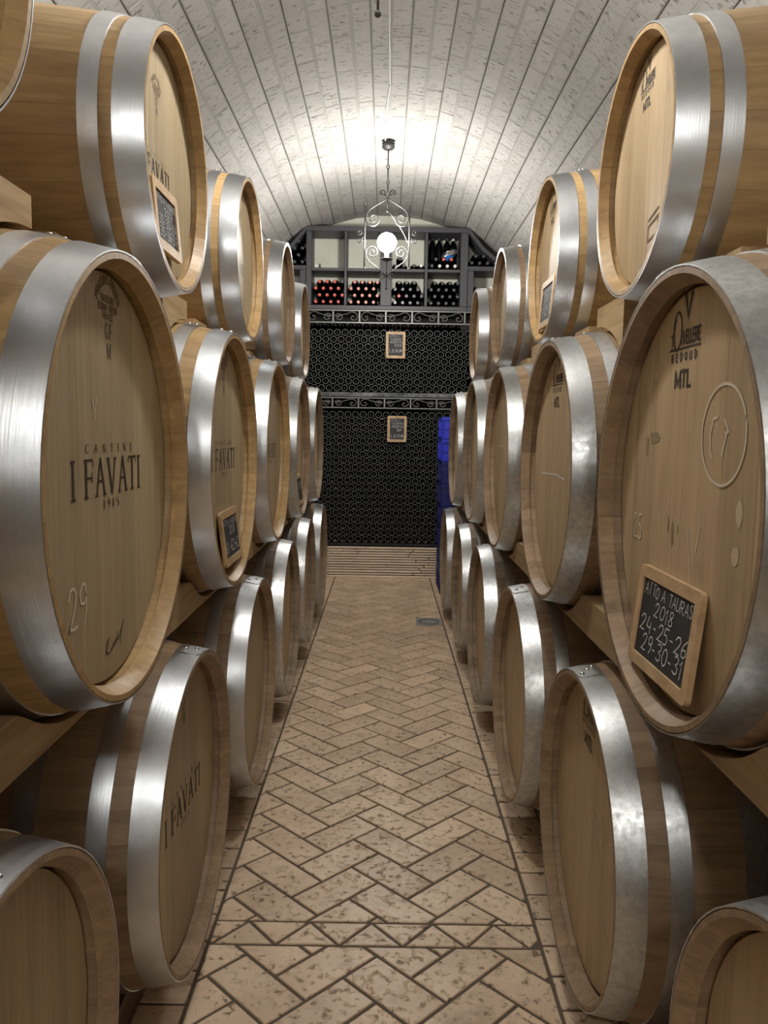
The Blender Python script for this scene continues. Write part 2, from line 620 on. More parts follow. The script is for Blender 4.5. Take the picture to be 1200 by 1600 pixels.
# ------------------------------------------------------------------ lettering
STROKE = {
    'A': (0.8, [[(0, 0), (.4, 1), (.8, 0)], [(.15, .36), (.65, .36)]]), 'B': (0.65, [[(0, 0), (0, 1), (.45, 1), (.6, .85), (.6, .65), (.42, .53), (0, .53)], [(.42, .53), (.65, .38), (.65, .15), (.45, 0), (0, 0)]]),
    'C': (0.7, [[(.7, .82), (.5, 1), (.2, 1), (0, .75), (0, .25), (.2, 0), (.5, 0), (.7, .18)]]), 'D': (0.7, [[(0, 0), (0, 1), (.4, 1), (.7, .75), (.7, .25), (.4, 0), (0, 0)]]),
    'E': (0.6, [[(.6, 1), (0, 1), (0, 0), (.6, 0)], [(0, .52), (.45, .52)]]), 'F': (0.55, [[(.55, 1), (0, 1), (0, 0)], [(0, .52), (.42, .52)]]),
    'G': (0.75, [[(.7, .82), (.5, 1), (.2, 1), (0, .75), (0, .25), (.2, 0), (.55, 0), (.72, .2), (.72, .45), (.45, .45)]]), 'H': (0.7, [[(0, 0), (0, 1)], [(.7, 0), (.7, 1)], [(0, .5), (.7, .5)]]),
    'I': (0.08, [[(.04, 0), (.04, 1)]]), 'L': (0.55, [[(0, 1), (0, 0), (.55, 0)]]), 'M': (0.9, [[(0, 0), (0, 1), (.45, .25), (.9, 1), (.9, 0)]]), 'N': (0.7, [[(0, 0), (0, 1), (.7, 0), (.7, 1)]]),
    'O': (0.8, [[(.4, 1), (.12, .85), (0, .5), (.12, .15), (.4, 0), (.68, .15), (.8, .5), (.68, .85), (.4, 1)]]), 'P': (0.6, [[(0, 0), (0, 1), (.42, 1), (.6, .85), (.6, .62), (.42, .48), (0, .48)]]),
    'R': (0.65, [[(0, 0), (0, 1), (.42, 1), (.6, .85), (.6, .65), (.42, .5), (0, .5)], [(.3, .5), (.65, 0)]]), 'S': (0.6, [[(.58, .85), (.4, 1), (.15, 1), (0, .82), (.06, .62), (.5, .42), (.6, .2), (.42, 0), (.15, 0), (0, .16)]]),
    'T': (0.7, [[(0, 1), (.7, 1)], [(.35, 1), (.35, 0)]]), 'U': (0.7, [[(0, 1), (0, .25), (.18, 0), (.52, 0), (.7, .25), (.7, 1)]]), 'V': (0.75, [[(0, 1), (.375, 0), (.75, 1)]]),
    'Y': (0.7, [[(0, 1), (.35, .5), (.7, 1)], [(.35, .5), (.35, 0)]]),
    '0': (0.6, [[(.3, 1), (.08, .85), (0, .5), (.08, .15), (.3, 0), (.52, .15), (.6, .5), (.52, .85), (.3, 1)]]), '1': (0.3, [[(0, .75), (.2, 1), (.2, 0)]]),
    '2': (0.6, [[(.02, .75), (.15, .97), (.4, 1), (.55, .85), (.5, .6), (.2, .2), (0, 0), (.12, .08), (.35, .02), (.6, .06)]]), '3': (0.55, [[(.02, .9), (.25, 1), (.48, .88), (.45, .65), (.2, .52), (.5, .4), (.52, .15), (.3, 0), (0, .1)]]),
    '4': (0.6, [[(.15, 1), (.02, .4), (.3, .34), (.5, .42)], [(.46, .7), (.5, 0)]]), '5': (0.55, [[(.52, 1), (.1, .98), (.06, .58), (.35, .6), (.52, .4), (.45, .1), (.2, 0), (0, .08)]]),
    '6': (0.55, [[(.45, 1), (.15, .7), (.02, .35), (.12, .04), (.35, 0), (.52, .2), (.42, .45), (.2, .45), (.05, .25)]]), '7': (0.55, [[(0, 1), (.55, 1), (.2, 0)], [(.15, .5), (.5, .5)]]),
    '8': (0.55, [[(.28, .52), (.06, .72), (.12, .95), (.3, 1), (.48, .9), (.46, .7), (.28, .52), (.05, .28), (.1, .05), (.3, 0), (.5, .1), (.5, .32), (.28, .52)]]),
    '9': (0.55, [[(.5, .7), (.35, .5), (.1, .55), (.03, .8), (.2, 1), (.42, .98), (.52, .75), (.48, .3), (.3, 0)]]),
    '-': (0.4, [[(.05, .45), (.35, .45)]]), '.': (0.15, [[(.05, .0), (.1, .06)]]), '/': (0.4, [[(0, 0), (.4, 1)]]), "'": (0.12, [[(.06, 1), (.06, .75)]]), ' ': (0.45, []),
}
# serif capitals: strokes with their own widths (x0, y0, x1, y1, width), in units of cap height
TK, TN, SF = 0.105, 0.062, 0.05


def sv(x, y0=0.0, y1=1.0, w=TK, half=0.115):
    return [(x, y0, x, y1, w), (x - half, y0 + SF / 2, x + half, y0 + SF / 2, SF), (x - half * .6, y0 + .06, x + half * .6, y0 + .06, .05),
            (x - half, y1 - SF / 2, x + half, y1 - SF / 2, SF), (x - half * .6, y1 - .06, x + half * .6, y1 - .06, .05)]


def foot(x, y, half=0.11):
    return [(x - half, y + SF / 2, x + half, y + SF / 2, SF), (x - half * .5, y + .06, x + half * .5, y + .06, .05)]


SERIF = {
    'I': (0.30, sv(.15)),
    'F': (0.56, sv(.14) + [(.1, .975, .5, .975, .055), (.5, .99, .52, .80, .04), (.14, .52, .46, .52, .05), (.46, .66, .46, .40, .045)]),
    'A': (0.66, [(.10, .02, .33, 1.0, TN), (.33, 1.02, .57, .02, TK), (.18, .40, .49, .40, TN)] + foot(.10, 0, .095) + foot(.57, 0, .105)),
    'V': (0.64, [(.09, .98, .32, 0.0, TK), (.32, 0.0, .53, .98, TN)] + [(.0, .975, .2, .975, .05), (.43, .975, .62, .975, .05), (.05, .93, .15, .93, .05), (.49, .93, .57, .93, .05)]),
    'T': (0.58, [(.29, 0, .29, 1, TK), (.03, .97, .55, .97, .06), (.04, .99, .015, .80, .04), (.54, .99, .565, .80, .04)] + foot(.29, 0)),
    'C': (0.62, [(.58, .80, .45, .96, TN), (.45, .96, .28, .98, TN), (.28, .98, .12, .82, TK), (.12, .82, .06, .5, TK), (.06, .5, .12, .18, TK), (.12, .18, .28, .03, TK), (.28, .03, .46, .04, TN), (.46, .04, .58, .2, TN)]),
    'N': (0.68, [(.11, .02, .11, .98, TN), (.11, .98, .56, .02, TK), (.56, .02, .56, .98, TN)] + foot(.11, 0, .09) + [(.02, .975, .2, .975, .045), (.47, .975, .65, .975, .045)]),
    'E': (0.52, sv(.13) + [(.1, .97, .47, .97, .05), (.1, .03, .47, .03, .05), (.13, .52, .40, .52, .045), (.47, .98, .47, .82, .04), (.47, .02, .49, .2, .04), (.40, .62, .40, .42, .04)]),
    'G': (0.66, [(.56, .80, .45, .96, TN), (.45, .96, .28, .98, TN), (.28, .98, .12, .82, TK), (.12, .82, .06, .5, TK), (.06, .5, .12, .18, TK), (.12, .18, .28, .03, TK), (.28, .03, .5, .06, TN), (.52, .04, .52, .42, TK), (.42, .42, .62, .42, .045)]),
    'M': (0.8, [(.1, 0, .1, 1, TN), (.1, 1, .4, .12, TK), (.4, .12, .68, 1, TN), (.68, 0, .68, 1, TK)] + foot(.1, 0, .09) + foot(.68, 0, .1) + [(.02, .975, .16, .975, .045), (.62, .975, .78, .975, .045)]),
    'L': (0.5, sv(.13) + [(.13, .03, .47, .03, .055), (.47, .02, .49, .24, .045)]),
    '1': (0.28, sv(.14, 0, 1, TK, .09)), '9': (0.46, [(.40, .68, .3, .48, TN), (.3, .48, .12, .52, TN), (.12, .52, .06, .75, TK), (.06, .75, .18, .98, TN), (.18, .98, .32, .95, TN), (.32, .95, .41, .7, TK), (.41, .7, .36, .35, TK), (.36, .35, .2, .0, TN)]),
    '5': (0.44, [(.4, .97, .1, .97, TN), (.1, .97, .08, .58, TN), (.08, .58, .26, .6, TN), (.26, .6, .4, .4, TK), (.4, .4, .34, .1, TK), (.34, .1, .06, .03, TN)]),
    ' ': (0.28, []),
}


_layer = [0]


def ribbon(mb, pts, w, put):
    """one continuous mitred strip; every strip lies a hair above the one before it"""
    P = [pts[0]]
    for p in pts[1:]:
        if math.hypot(p[0] - P[-1][0], p[1] - P[-1][1]) > 1e-6: P.append(p)
    if len(P) < 2: return
    closed = math.hypot(P[0][0] - P[-1][0], P[0][1] - P[-1][1]) < 1e-5 and len(P) > 3
    if closed: P = P[:-1]
    m = len(P)
    _layer[0] = (_layer[0] + 1) % 8
    d = _layer[0] * 6e-5
    vs, fs = [], []
    for i, (x, y) in enumerate(P):
        def unit(a, b):
            L = math.hypot(b[0] - a[0], b[1] - a[1])
            return ((b[0] - a[0]) / L, (b[1] - a[1]) / L)
        u = unit(P[i - 1], P[i]) if (i > 0 or closed) else None
        v = unit(P[i], P[(i + 1) % m]) if (i < m - 1 or closed) else None
        u, v = u or v, v or u
        tx, ty = u[0] + v[0], u[1] + v[1]
        L = math.hypot(tx, ty)
        if L < 0.3: tx, ty, L = v[0], v[1], 1.0
        tx, ty = tx / L, ty / L
        k = min(1.6, 1.0 / max(0.35, tx * v[0] + ty * v[1]))
        e = 0.0 if closed else (-0.3 * w if i == 0 else (0.3 * w if i == m - 1 else 0.0))
        cx, cy = x + tx * e, y + ty * e
        vs += [put(cx - ty * w / 2 * k, cy + tx * w / 2 * k, d), put(cx + ty * w / 2 * k, cy - tx * w / 2 * k, d)]
    for i in range(m if closed else m - 1):
        j = (i + 1) % m
        fs.append((2 * i, 2 * i + 1, 2 * j + 1, 2 * j))
    mb.add(vs, fs)


def text_width(txt, font, gap):
    return sum(font[c][0] + gap for c in txt) - gap


def write(mb, txt, t0, t1, z0, z1, put, stroke=0.09, serif=False, gap=0.22, wob=0.0, slant=0.0, r=None):
    """text between t0..t1 (left to right) and z0..z1"""
    font = SERIF if serif else STROKE
    W = text_width(txt, font, gap)
    sx, h = (t1 - t0) / W, z1 - z0
    x = 0.0
    for ch in txt:
        w, st = font[ch]
        jx, jz = ((r.uniform(-wob, wob), r.uniform(-wob, wob)) if r else (0, 0))
        for s in st:
            if serif:
                a, b, c, d, wd = s
                L = math.hypot((c - a) * sx, (d - b) * h)
                vert = abs((d - b) * h) / L
                wd2 = wd * (sx * vert + h * (1 - vert) * 1.0)
                pts = [(t0 + (x + a) * sx, z0 + b * h), (t0 + (x + c) * sx, z0 + d * h)]
                _layer[0] = (_layer[0] + 1) % 8
                dd = _layer[0] * 6e-5
                (x0, y0), (x1, y1) = pts
                dx, dy = (x1 - x0) / L, (y1 - y0) / L
                nx, ny = -dy * wd2 / 2, dx * wd2 / 2
                mb.add([put(x0 + nx, y0 + ny, dd), put(x0 - nx, y0 - ny, dd), put(x1 - nx, y1 - ny, dd), put(x1 + nx, y1 + ny, dd)], [(0, 1, 2, 3)])
            else:
                pts = [(t0 + (x + a + jx + slant * b) * sx, z0 + (b + jz) * h) for a, b in s]
                ribbon(mb, pts, stroke * h, put)
        x += w + gap


def on_head(x):
    return lambda t, z, d=0.0: (x - d, -t, z)


# ------------------------------------------------------------------ barrels
class Kind:
    pass


def make_kind(L, Re, Rb, thick, nst, hoops, recess):
    K = Kind()
    K.L, K.Re, K.Rb, K.recess = L, Re, Rb, recess
    K.r = lambda x: Rb - (Rb - Re) * ((x - L / 2) / (L / 2)) ** 2
    K.Rh = Re - thick - 0.002
    unit = 2 * PI / nst
    K.widths = [0.8, 1.0, 1.2] * (nst // 3)
    K.unit = unit
    K.stave = {}
    xs = [0.0, 0.012, 0.07, 0.16, 0.3, 0.42, 0.5, 0.58, 0.7, 0.84, 0.93, 0.988, 1.0]
    outp = [(x * L, K.r(x * L) - (0.0025 if x in (0.0, 1.0) else 0)) for x in xs]
    q = recess
    inn = [(0.0, Re - 0.013), (q * 0.35, Re - 0.020), (q * 0.62, Re - thick), (q * 0.68, Re - thick + 0.009), (q * 1.0, Re - thick + 0.009), (q * 1.6, Re - thick)]
    inn += [(0.3 * L, K.r(0.3 * L) - thick), (0.5 * L, Rb - thick), (0.7 * L, K.r(0.7 * L) - thick)]
    inn += [(L - a, b) for a, b in inn[5::-1]]
    loop = outp + inn[::-1]
    for w in (0.8, 1.0, 1.2):
        ha = unit * w / 2 - 0.00022 / Re
        mb = MB()
        vs, fs = [], []
        cols = (-ha, -ha / 3, ha / 3, ha)
        for a in cols:
            for x, r in loop:
                vs.append((x, r * math.sin(a), r * math.cos(a)))
        m = len(loop)
        for c in range(len(cols) - 1):
            for i in range(m):
                j = (i + 1) % m
                fs.append((c * m + i, c * m + j, (c + 1) * m + j, (c + 1) * m + i))
        fs.append(tuple(range(m)))
        fs.append(tuple(range((len(cols) - 1) * m + m - 1, (len(cols) - 1) * m - 1, -1)))
        mb.add(vs, fs)
        K.stave[w] = mb
    K.hoops = []
    for x0, x1 in hoops:
        mb = MB()
        N = 72
        segs = 3
        th = 0.0028
        vs, fs = [], []
        px = [x0 + (x1 - x0) * k / segs for k in range(segs + 1)]
        for i in range(N):
            a = 2 * PI * i / N
            for k, x in enumerate(px):
                r = K.r(x) + th
                vs.append((x, r * math.sin(a), r * math.cos(a)))
            for x in (x1, x0):
                r = K.r(x) - 0.0004
                vs.append((x, r * math.sin(a), r * math.cos(a)))
        m = segs + 3
        for i in range(N):
            j = (i + 1) % N
            for k in range(m):
                l = (k + 1) % m
                fs.append((i * m + k, i * m + l, j * m + l, j * m + k))
        mb.add(vs, fs)
        # lap of the strip
        A, B = -0.11, 0.11
        vs, fs = [], []
        na = 6
        for i in range(na + 1):
            a = A + (B - A) * i / na
            e = 0.006 if i in (0, na) else 0.0
            for x, dr in ((x0 + 0.0005 + e, 0), (x0 + 0.0005 + e, 0.0026), (x1 - 0.0005 - e, 0.0026), (x1 - 0.0005 - e, 0)):
                r = K.r(x) + th + dr - 0.0005
                vs.append((x, r * math.sin(a), r * math.cos(a)))
        for i in range(na):
            for k in range(3):
                fs.append((i * 4 + k, i * 4 + k + 1, i * 4 + k + 5, i * 4 + k + 4))
        fs += [(0, 1, 2, 3), (na * 4 + 3, na * 4 + 2, na * 4 + 1, na * 4)]
        mb.add(vs, fs)
        K.hoops.append((x0, x1, mb))
    # head boards
    K.boards = []
    for pat in ([0.9, 1.15, 1.55, 1.5, 1.1, 0.8], [0.8, 1.3, 1.2, 1.6, 1.25, 0.85]):
        tot = sum(pat)
        y, lst = -K.Rh, []
        for w in pat:
            y1 = y + w / tot * 2 * K.Rh
            g = 0.00015
            a, b = y + g, y1 - g
            R = K.Rh
            pts = []
            for k in range(9):
                yy = a + (b - a) * k / 8
                pts.append((yy, math.sqrt(max(R * R - yy * yy, 1e-8))))
            poly = pts + [(yy, -zz) for yy, zz in pts[::-1]]
            n = len(poly)
            bv = 0.0006
            mid = (a + b) / 2
            fr = [(mid + (yy - mid) * (1 - bv / ((b - a) / 2)), zz * (1 - 0.004)) for yy, zz in poly]
            vs = [(recess, yy, zz) for yy, zz in fr] + [(recess + bv, yy, zz) for yy, zz in poly] + [(recess + 0.022, yy, zz) for yy, zz in poly]
            fs = [tuple(range(n)), tuple(range(3 * n - 1, 2 * n - 1, -1))]
            for j in range(2):
                for i in range(n):
                    c, d = j * n + i, j * n + (i + 1) % n
                    fs.append((d, c, c + n, d + n))
            mb = MB()
            mb.add(vs, fs)
            lst.append(mb)
            y = y1
        K.boards.append(lst)
    bh = MB()
    bh.lathe([(0, L - recess - 0.02), (K.Rh, L - recess - 0.02), (K.Rh, L - recess), (0, L - recess)], 40, 'x')
    K.back = bh
    K.cache = {}
    return K


TON = make_kind(1.05, 0.4255, 0.485, 0.030, 30, [(0.0, 0.066), (0.112, 0.158), (0.268, 0.325), (0.725, 0.782), (0.892, 0.938), (0.984, 1.05)], 0.050)
BAR = make_kind(0.95, 0.3065, 0.352, 0.026, 27, [(0.0, 0.066), (0.094, 0.136), (0.315, 0.355), (0.595, 0.635), (0.814, 0.856), (0.884, 0.95)], 0.042)
rv = MB()
rv.lathe([(0.0065, -0.001), (0.0065, 0.001), (0.0050, 0.0034), (0.0025, 0.0046), (0, 0.005)], 8)
RIVET = auto_smooth(rv.mesh('rivet', MT['rivet']), 1.0)


def cached(K, key, maker, smooth=None):
    if key not in K.cache:
        me = maker()
        if smooth: auto_smooth(me, smooth)
        K.cache[key] = me
    return K.cache[key]


def barrel(K, side, a, Y, Z, label, group, look, rivets=2, seam=0.0):
    """look: (head material, stave material, hoop material)"""
    hm, sm, om = look
    root = thing('tonneau' if K is TON else 'barrique', (side * a, Y, H + Z), label, 'barrel', group, 0.0 if side > 0 else PI)
    r = random.Random(int(Y * 1000) + (7 if side > 0 else 0) + int(Z * 100))
    ws = K.widths[:]
    r.shuffle(ws)
    ang = r.uniform(0, 6.28)
    for w in ws:
        me = cached(K, ('st', w, sm), lambda: K.stave[w].mesh('stave', MT[sm]), 0.5)
        obj('stave', me, root, None, (ang + w * K.unit / 2, 0, 0))
        ang += w * K.unit
    for i, (x0, x1, mb) in enumerate(K.hoops):
        me = cached(K, ('hp', i, om), lambda: mb.mesh('hoop', MT[om]), 0.6)
        ho = obj('hoop', me, root, None, ((seam if i == 0 else seam + r.uniform(-0.25, 0.25)), 0, 0))
        if i < 2:
            nr = rivets if i == 0 else 2
            for k in range(nr):
                x = x0 + (x1 - x0) * (k + 0.8) / (nr + 0.6)
                aa = (k - (nr - 1) / 2) * 0.055
                rr = K.r(x) + 0.0045
                obj('rivet', RIVET, ho, (x, rr * math.sin(aa), rr * math.cos(aa)), (-aa, 0, 0))
    pat = r.randrange(2)
    for i, mb in enumerate(K.boards[pat]):
        me = cached(K, ('bd', pat, i, hm), lambda: mb.mesh('head_board', MT[hm]))
        obj('head_board', me, root)
    me = cached(K, ('bk', hm), lambda: K.back.mesh('back_head', MT[hm]))
    obj('back_head', me, root)
    return root


# ---- prints
def cantine_print(K, root, top=True, dt=0.0, dz=0.0):
    s = 1.0 if K is TON else 0.58
    put0 = on_head(K.recess - 0.0007)
    put = lambda t, z, d=0.0: put0(t + dt, z + dz, d)
    m1 = MB()
    write(m1, 'I FAVATI', -0.195 * s, 0.200 * s, -0.030 * s, 0.042 * s, put, serif=True, gap=0.05)
    write(m1, '1915', -0.036 * s, 0.056 * s, -0.056 * s, -0.039 * s, put, serif=True, gap=0.25)
    o = m1.build('lettering', MT['ink'], root)
    tag(o, 'dark serif lettering I FAVATI 1915 burnt into the head')
    m2 = MB()
    write(m2, 'CANTINE', -0.122 * s, 0.145 * s, 0.053 * s, 0.069 * s, put, serif=True, gap=0.85)
    m2.build('lettering', MT['ink' if K is TON else 'ink_soft'], root)
    if top:
        m3 = MB()
        txt = 'FRANCOIS FRERES'
        for k, ch in enumerate(txt):
            q = math.radians(62 - 124 * k / (len(txt) - 1))
            cx, cz = (0.010 - math.sin(q) * 0.066) * s, (0.315 + math.cos(q) * 0.066) * s
            if ch == ' ': continue
            ca, sa = math.cos(q), math.sin(q)
            put2 = (lambda cx, cz, ca, sa: lambda t, z, d=0.0: put(cx + t * ca - z * sa, cz + t * sa + z * ca, d))(cx, cz, ca, sa)
            write(m3, ch, -0.0042 * s, 0.0042 * s, -0.007 * s, 0.009 * s, put2, 0.20, gap=0.1)
        write(m3, 'TONNELLERIE', -0.030 * s, 0.046 * s, 0.340 * s, 0.352 * s, put, 0.20)
        write(m3, 'ST ROMAIN - COTE D\'OR', -0.042 * s, 0.062 * s, 0.323 * s, 0.335 * s, put, 0.20)
        write(m3, 'FRANCE', -0.018 * s, 0.036 * s, 0.307 * s, 0.319 * s, put, 0.20)
        m3.build('stencil', MT['ink_soft'], root)
        m4 = MB()
        write(m4, 'GF', -0.008 * s, 0.030 * s, 0.270 * s, 0.300 * s, put, serif=True, gap=0.12)
        write(m4, 'M', 0.000 * s, 0.024 * s, 0.232 * s, 0.262 * s, put, serif=True)
        m4.build('lettering', MT['ink_grey'], root)


def mtl_print(K, root, v=True):
    s = 1.0 if K is TON else 0.70
    put = on_head(K.recess - 0.0007)
    m = MB()
    if v:
        write(m, 'V', -0.040 * s, -0.008 * s, 0.345 * s, 0.388 * s, put, 0.20, gap=0)
    # the round barrel O with the long word running out of it, underlined
    pts = [((-0.075 + 0.021 * math.cos(q)) * s, (0.324 + 0.036 * math.sin(q)) * s) for q in [2 * PI * k / 28 for k in range(29)]]
    ribbon(m, pts, 0.0055 * s, put)
    pts = [((-0.080 + 0.012 * math.cos(q)) * s, (0.318 + 0.028 * math.sin(q)) * s) for q in [PI * 0.5 + PI * k / 14 for k in range(15)]]
    ribbon(m, pts, 0.0025 * s, put)
    write(m, 'T', -0.108 * s, -0.096 * s, 0.291 * s, 0.318 * s, put, 0.14)
    write(m, 'NNELLERIE', -0.055 * s, 0.040 * s, 0.297 * s, 0.321 * s, put, 0.19, gap=0.16)
    ribbon(m, [(-0.112 * s, 0.289 * s), (0.042 * s, 0.289 * s)], 0.0035 * s, put)
    write(m, 'BEDOUD', -0.100 * s, 0.026 * s, 0.266 * s, 0.280 * s, put, 0.24, gap=1.1)
    write(m, 'MTL', -0.078 * s, 0.002 * s, 0.214 * s, 0.248 * s, put, serif=True, gap=0.08)
    write(m, 'MTL', -0.076 * s, 0.002 * s, 0.216 * s, 0.246 * s, put, 0.20, gap=0.2)
    tag(m.build('stencil', MT['ink_grey'], root), 'black cooper stencil with round O mark and MTL')


def chalk(K, root, strokes, w=0.006, mat='chalk_faint', name='chalk_mark'):
    m = MB()
    put = on_head(K.recess - 0.0009)
    for pts in strokes:
        ribbon(m, pts, w, put)
    return m.build(name, MT[mat], root)


def chalk_text(K, root, txt, t0, t1, z0, z1, stroke=0.10, mat='chalk_faint', slant=0.0):
    m = MB()
    write(m, txt, t0, t1, z0, z1, on_head(K.recess - 0.0009), stroke, slant=slant)
    return m.build('chalk_mark', MT[mat], root)


A_ = ('head_pale', 'stave_gold', 'hoop')
B_ = ('head_tan', 'stave_brown', 'hoop_zinc')
C_ = ('head_tan', 'stave_grey', 'hoop_zinc')
D_ = ('head_tan', 'stave_gold', 'hoop')
E_ = ('head_pale', 'stave_brown', 'hoop')

ORD = ['nearest', 'second', 'third', 'fourth', 'fifth', 'sixth']
LV = {1: 'bottom', 2: 'middle', 3: 'top'}
ROWS = {
    ('L', 2): [(0.490, 0.390, -0.100), (0.490, 1.559, -0.100), (0.506, 2.745, -0.107), (0.512, 3.888, -0.106), (0.512, 5.052, -0.110), (0.513, 6.216, -0.107)],
    ('L', 1): [(0.503, 1.030, -1.052), (0.498, 2.136, -1.045), (0.508, 3.304, -1.055), (0.510, 4.422, -1.052), (0.510, 5.528, -1.045), (0.510, 6.733, -1.056)],
    ('R', 2): [(0.516, 0.330, -0.121), (0.516, 1.501, -0.121), (0.527, 2.672, -0.122), (0.529, 3.852, -0.122), (0.523, 4.943, -0.114), (0.530, 6.231, -0.128)],
    ('R', 1): [(0.520, 0.890, -1.052), (0.521, 2.074, -1.066), (0.513, 3.170, -1.050), (0.514, 4.338, -1.050), (0.516, 5.510, -1.066), (0.518, 6.810, -1.080)],
    ('L', 3): [(0.512, 0.900, 0.652), (0.526, 2.085, 0.658), (0.540, 3.245, 0.666), (0.520, 4.290, 0.660), (0.548, 5.470, 0.664)],
    ('R', 3): [(0.594, 2.041, 0.658), (0.598, 3.177, 0.667), (0.604, 4.430, 0.682), (0.608, 5.660, 0.680)],
}
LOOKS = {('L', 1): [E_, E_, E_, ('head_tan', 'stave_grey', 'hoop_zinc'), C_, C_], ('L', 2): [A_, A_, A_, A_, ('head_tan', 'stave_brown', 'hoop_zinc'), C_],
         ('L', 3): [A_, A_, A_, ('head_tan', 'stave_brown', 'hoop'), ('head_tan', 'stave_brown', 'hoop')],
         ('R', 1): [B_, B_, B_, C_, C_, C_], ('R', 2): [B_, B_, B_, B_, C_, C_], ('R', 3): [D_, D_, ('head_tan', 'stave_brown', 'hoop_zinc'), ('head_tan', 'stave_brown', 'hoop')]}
DETAIL = {
    ('L', 2, 1): 'big barrel with crisp I FAVATI lettering and chalked 29, left middle row',
    ('L', 2, 2): 'I FAVATI barrel holding a small slate, second visible in left middle row',
    ('L', 2, 3): 'third visible barrel of left middle row, lettering half hidden by its hoop',
    ('L', 2, 4): 'fourth visible barrel of left middle row, sliver of slate behind hoop',
    ('L', 2, 5): 'farthest barrel of left middle row, narrow and greyed beside the rack',
    ('L', 3, 0): 'small barrel cut off by the top left corner of the picture',
    ('L', 3, 1): 'small golden barrel with I FAVATI and large slate, left top row',
    ('L', 3, 2): 'small golden barrel in left top row behind the slate one',
    ('L', 3, 3): 'third small barrel back in left top row, bright hoop edge',
    ('L', 3, 4): 'farthest small barrel of left top row, next to the bottle shelf',
    ('L', 1, 0): 'dark barrel cut off by the bottom left corner of the picture',
    ('L', 1, 1): 'shaded barrel with slanting I FAVATI lettering, left bottom row by tiles',
    ('R', 2, 1): 'big tan barrel with MTL stencil, chalk circle and slate, right middle row',
    ('R', 2, 2): 'tan barrel with MTL stencil and chalk stroke, second in right middle row',
    ('R', 3, 0): 'small tan barrel with MTL stencil, nearest in right top row',
    ('R', 3, 1): 'small tan barrel with slate peeping past its hoop, right top row',
    ('R', 3, 2): 'third small barrel back in right top row, mottled grey hoop',
    ('R', 3, 3): 'farthest small barrel of right top row, next to the bottle shelf',
    ('R', 1, 0): 'dark barrel cut off by the bottom right corner of the picture',
    ('R', 1, 1): 'brown barrel with three hoop rivets and chalk squiggle, right bottom row',
}
BARRELS = {}
for (sd, lv), rows in ROWS.items():
    K = BAR if lv == 3 else TON
    for i, (a, Y, Z) in enumerate(rows):
        side = -1 if sd == 'L' else 1
        word = 'left' if sd == 'L' else 'right'
        lab = DETAIL.get((sd, lv, i))
        if not lab:
            if lv == 2 and i == 0:
                lab = 'barrel beside the viewer in %s middle row, out of picture' % word
            else:
                lab = '%s barrel from the viewer in the %s %s row' % (ORD[i] if lv == 1 else ORD[i - 1], word, LV[lv])
        BARRELS[(sd, lv, i)] = barrel(K, side, a, Y, Z, lab, '%s row of barrels on the %s' % (LV[lv], word), LOOKS[(sd, lv)][i],
                                      3 if (sd, lv, i) == ('R', 1, 1) else 2,
                                      {('R', 1, 1): -0.05, ('L', 1, 1): 0.08}.get((sd, lv, i), rnd.uniform(-0.12, 0.12)))
B = BARRELS
for i in range(1, 4):
    cantine_print(TON, B[('L', 2, i)])
for i in (1, 2):
    cantine_print(BAR, B[('L', 3, i)], True, -0.070, -0.036)
cantine_print(TON, B[('L', 1, 1)])
for i in range(1, 3):
    mtl_print(TON, B[('R', 2, i)])
mtl_print(BAR, B[('R', 3, 0)])
mtl_print(BAR, B[('R', 3, 1)], False)
mtl_print(TON, B[('R', 1, 1)])
# left big barrel: chalk 29, signature, small chalk Y
chalk_text(TON, B[('L', 2, 1)], '29', -0.215, -0.130, -0.255, -0.180, 0.07)
chalk(TON, B[('L', 2, 1)], [[(-0.085, 0.155), (-0.075, 0.135), (-0.070, 0.115)], [(-0.060, 0.155), (-0.070, 0.130)]], 0.003)
chalk(TON, B[('L', 2, 1)], [[(-0.035, -0.345), (-0.030, -0.318), (-0.018, -0.312), (-0.025, -0.326), (-0.036, -0.338), (-0.020, -0.345), (0.030, -0.326), (0.036, -0.312), (0.030, -0.330), (0.050, -0.322), (0.072, -0.296)],
                            [(0.000, -0.338), (0.008, -0.326), (0.010, -0.338), (0.020, -0.325), (0.024, -0.336)], [(0.052, -0.310), (0.047, -0.345)]], 0.0028, 'ink', 'signature')
# right big barrel chalk marks
RB = B[('R', 2, 1)]
circ = [(0.160 + 0.088 * math.cos(q), 0.125 + 0.085 * math.sin(q)) for q in [2 * PI * k / 40 + 0.4 for k in range(40)]]
chalk(TON, RB, [circ], 0.0055)
chalk(TON, RB, [[(0.135, 0.155), (0.118, 0.152), (0.108, 0.125), (0.112, 0.095), (0.122, 0.085)], [(0.165, 0.150), (0.182, 0.130), (0.168, 0.128)], [(0.176, 0.130), (0.160, 0.090)]], 0.005, 'chalk_faint')
chalk_text(TON, RB, '25', -0.290, -0.235, -0.105, -0.050, 0.09)
chalk(TON, RB, [[(-0.205, 0.300), (-0.215, 0.210)], [(-0.232, 0.245), (-0.226, 0.225), (-0.236, 0.215)], [(-0.186, 0.270), (-0.192, 0.246), (-0.184, 0.238), (-0.180, 0.250), (-0.190, 0.252)]], 0.0035)
chalk(TON, RB, [[(0.030, -0.05), (0.042, -0.10), (0.052, -0.15)], [(0.085, -0.035), (0.070, -0.09)], [(0.06, -0.165), (0.075, -0.195), (0.085, -0.165)]], 0.0035)


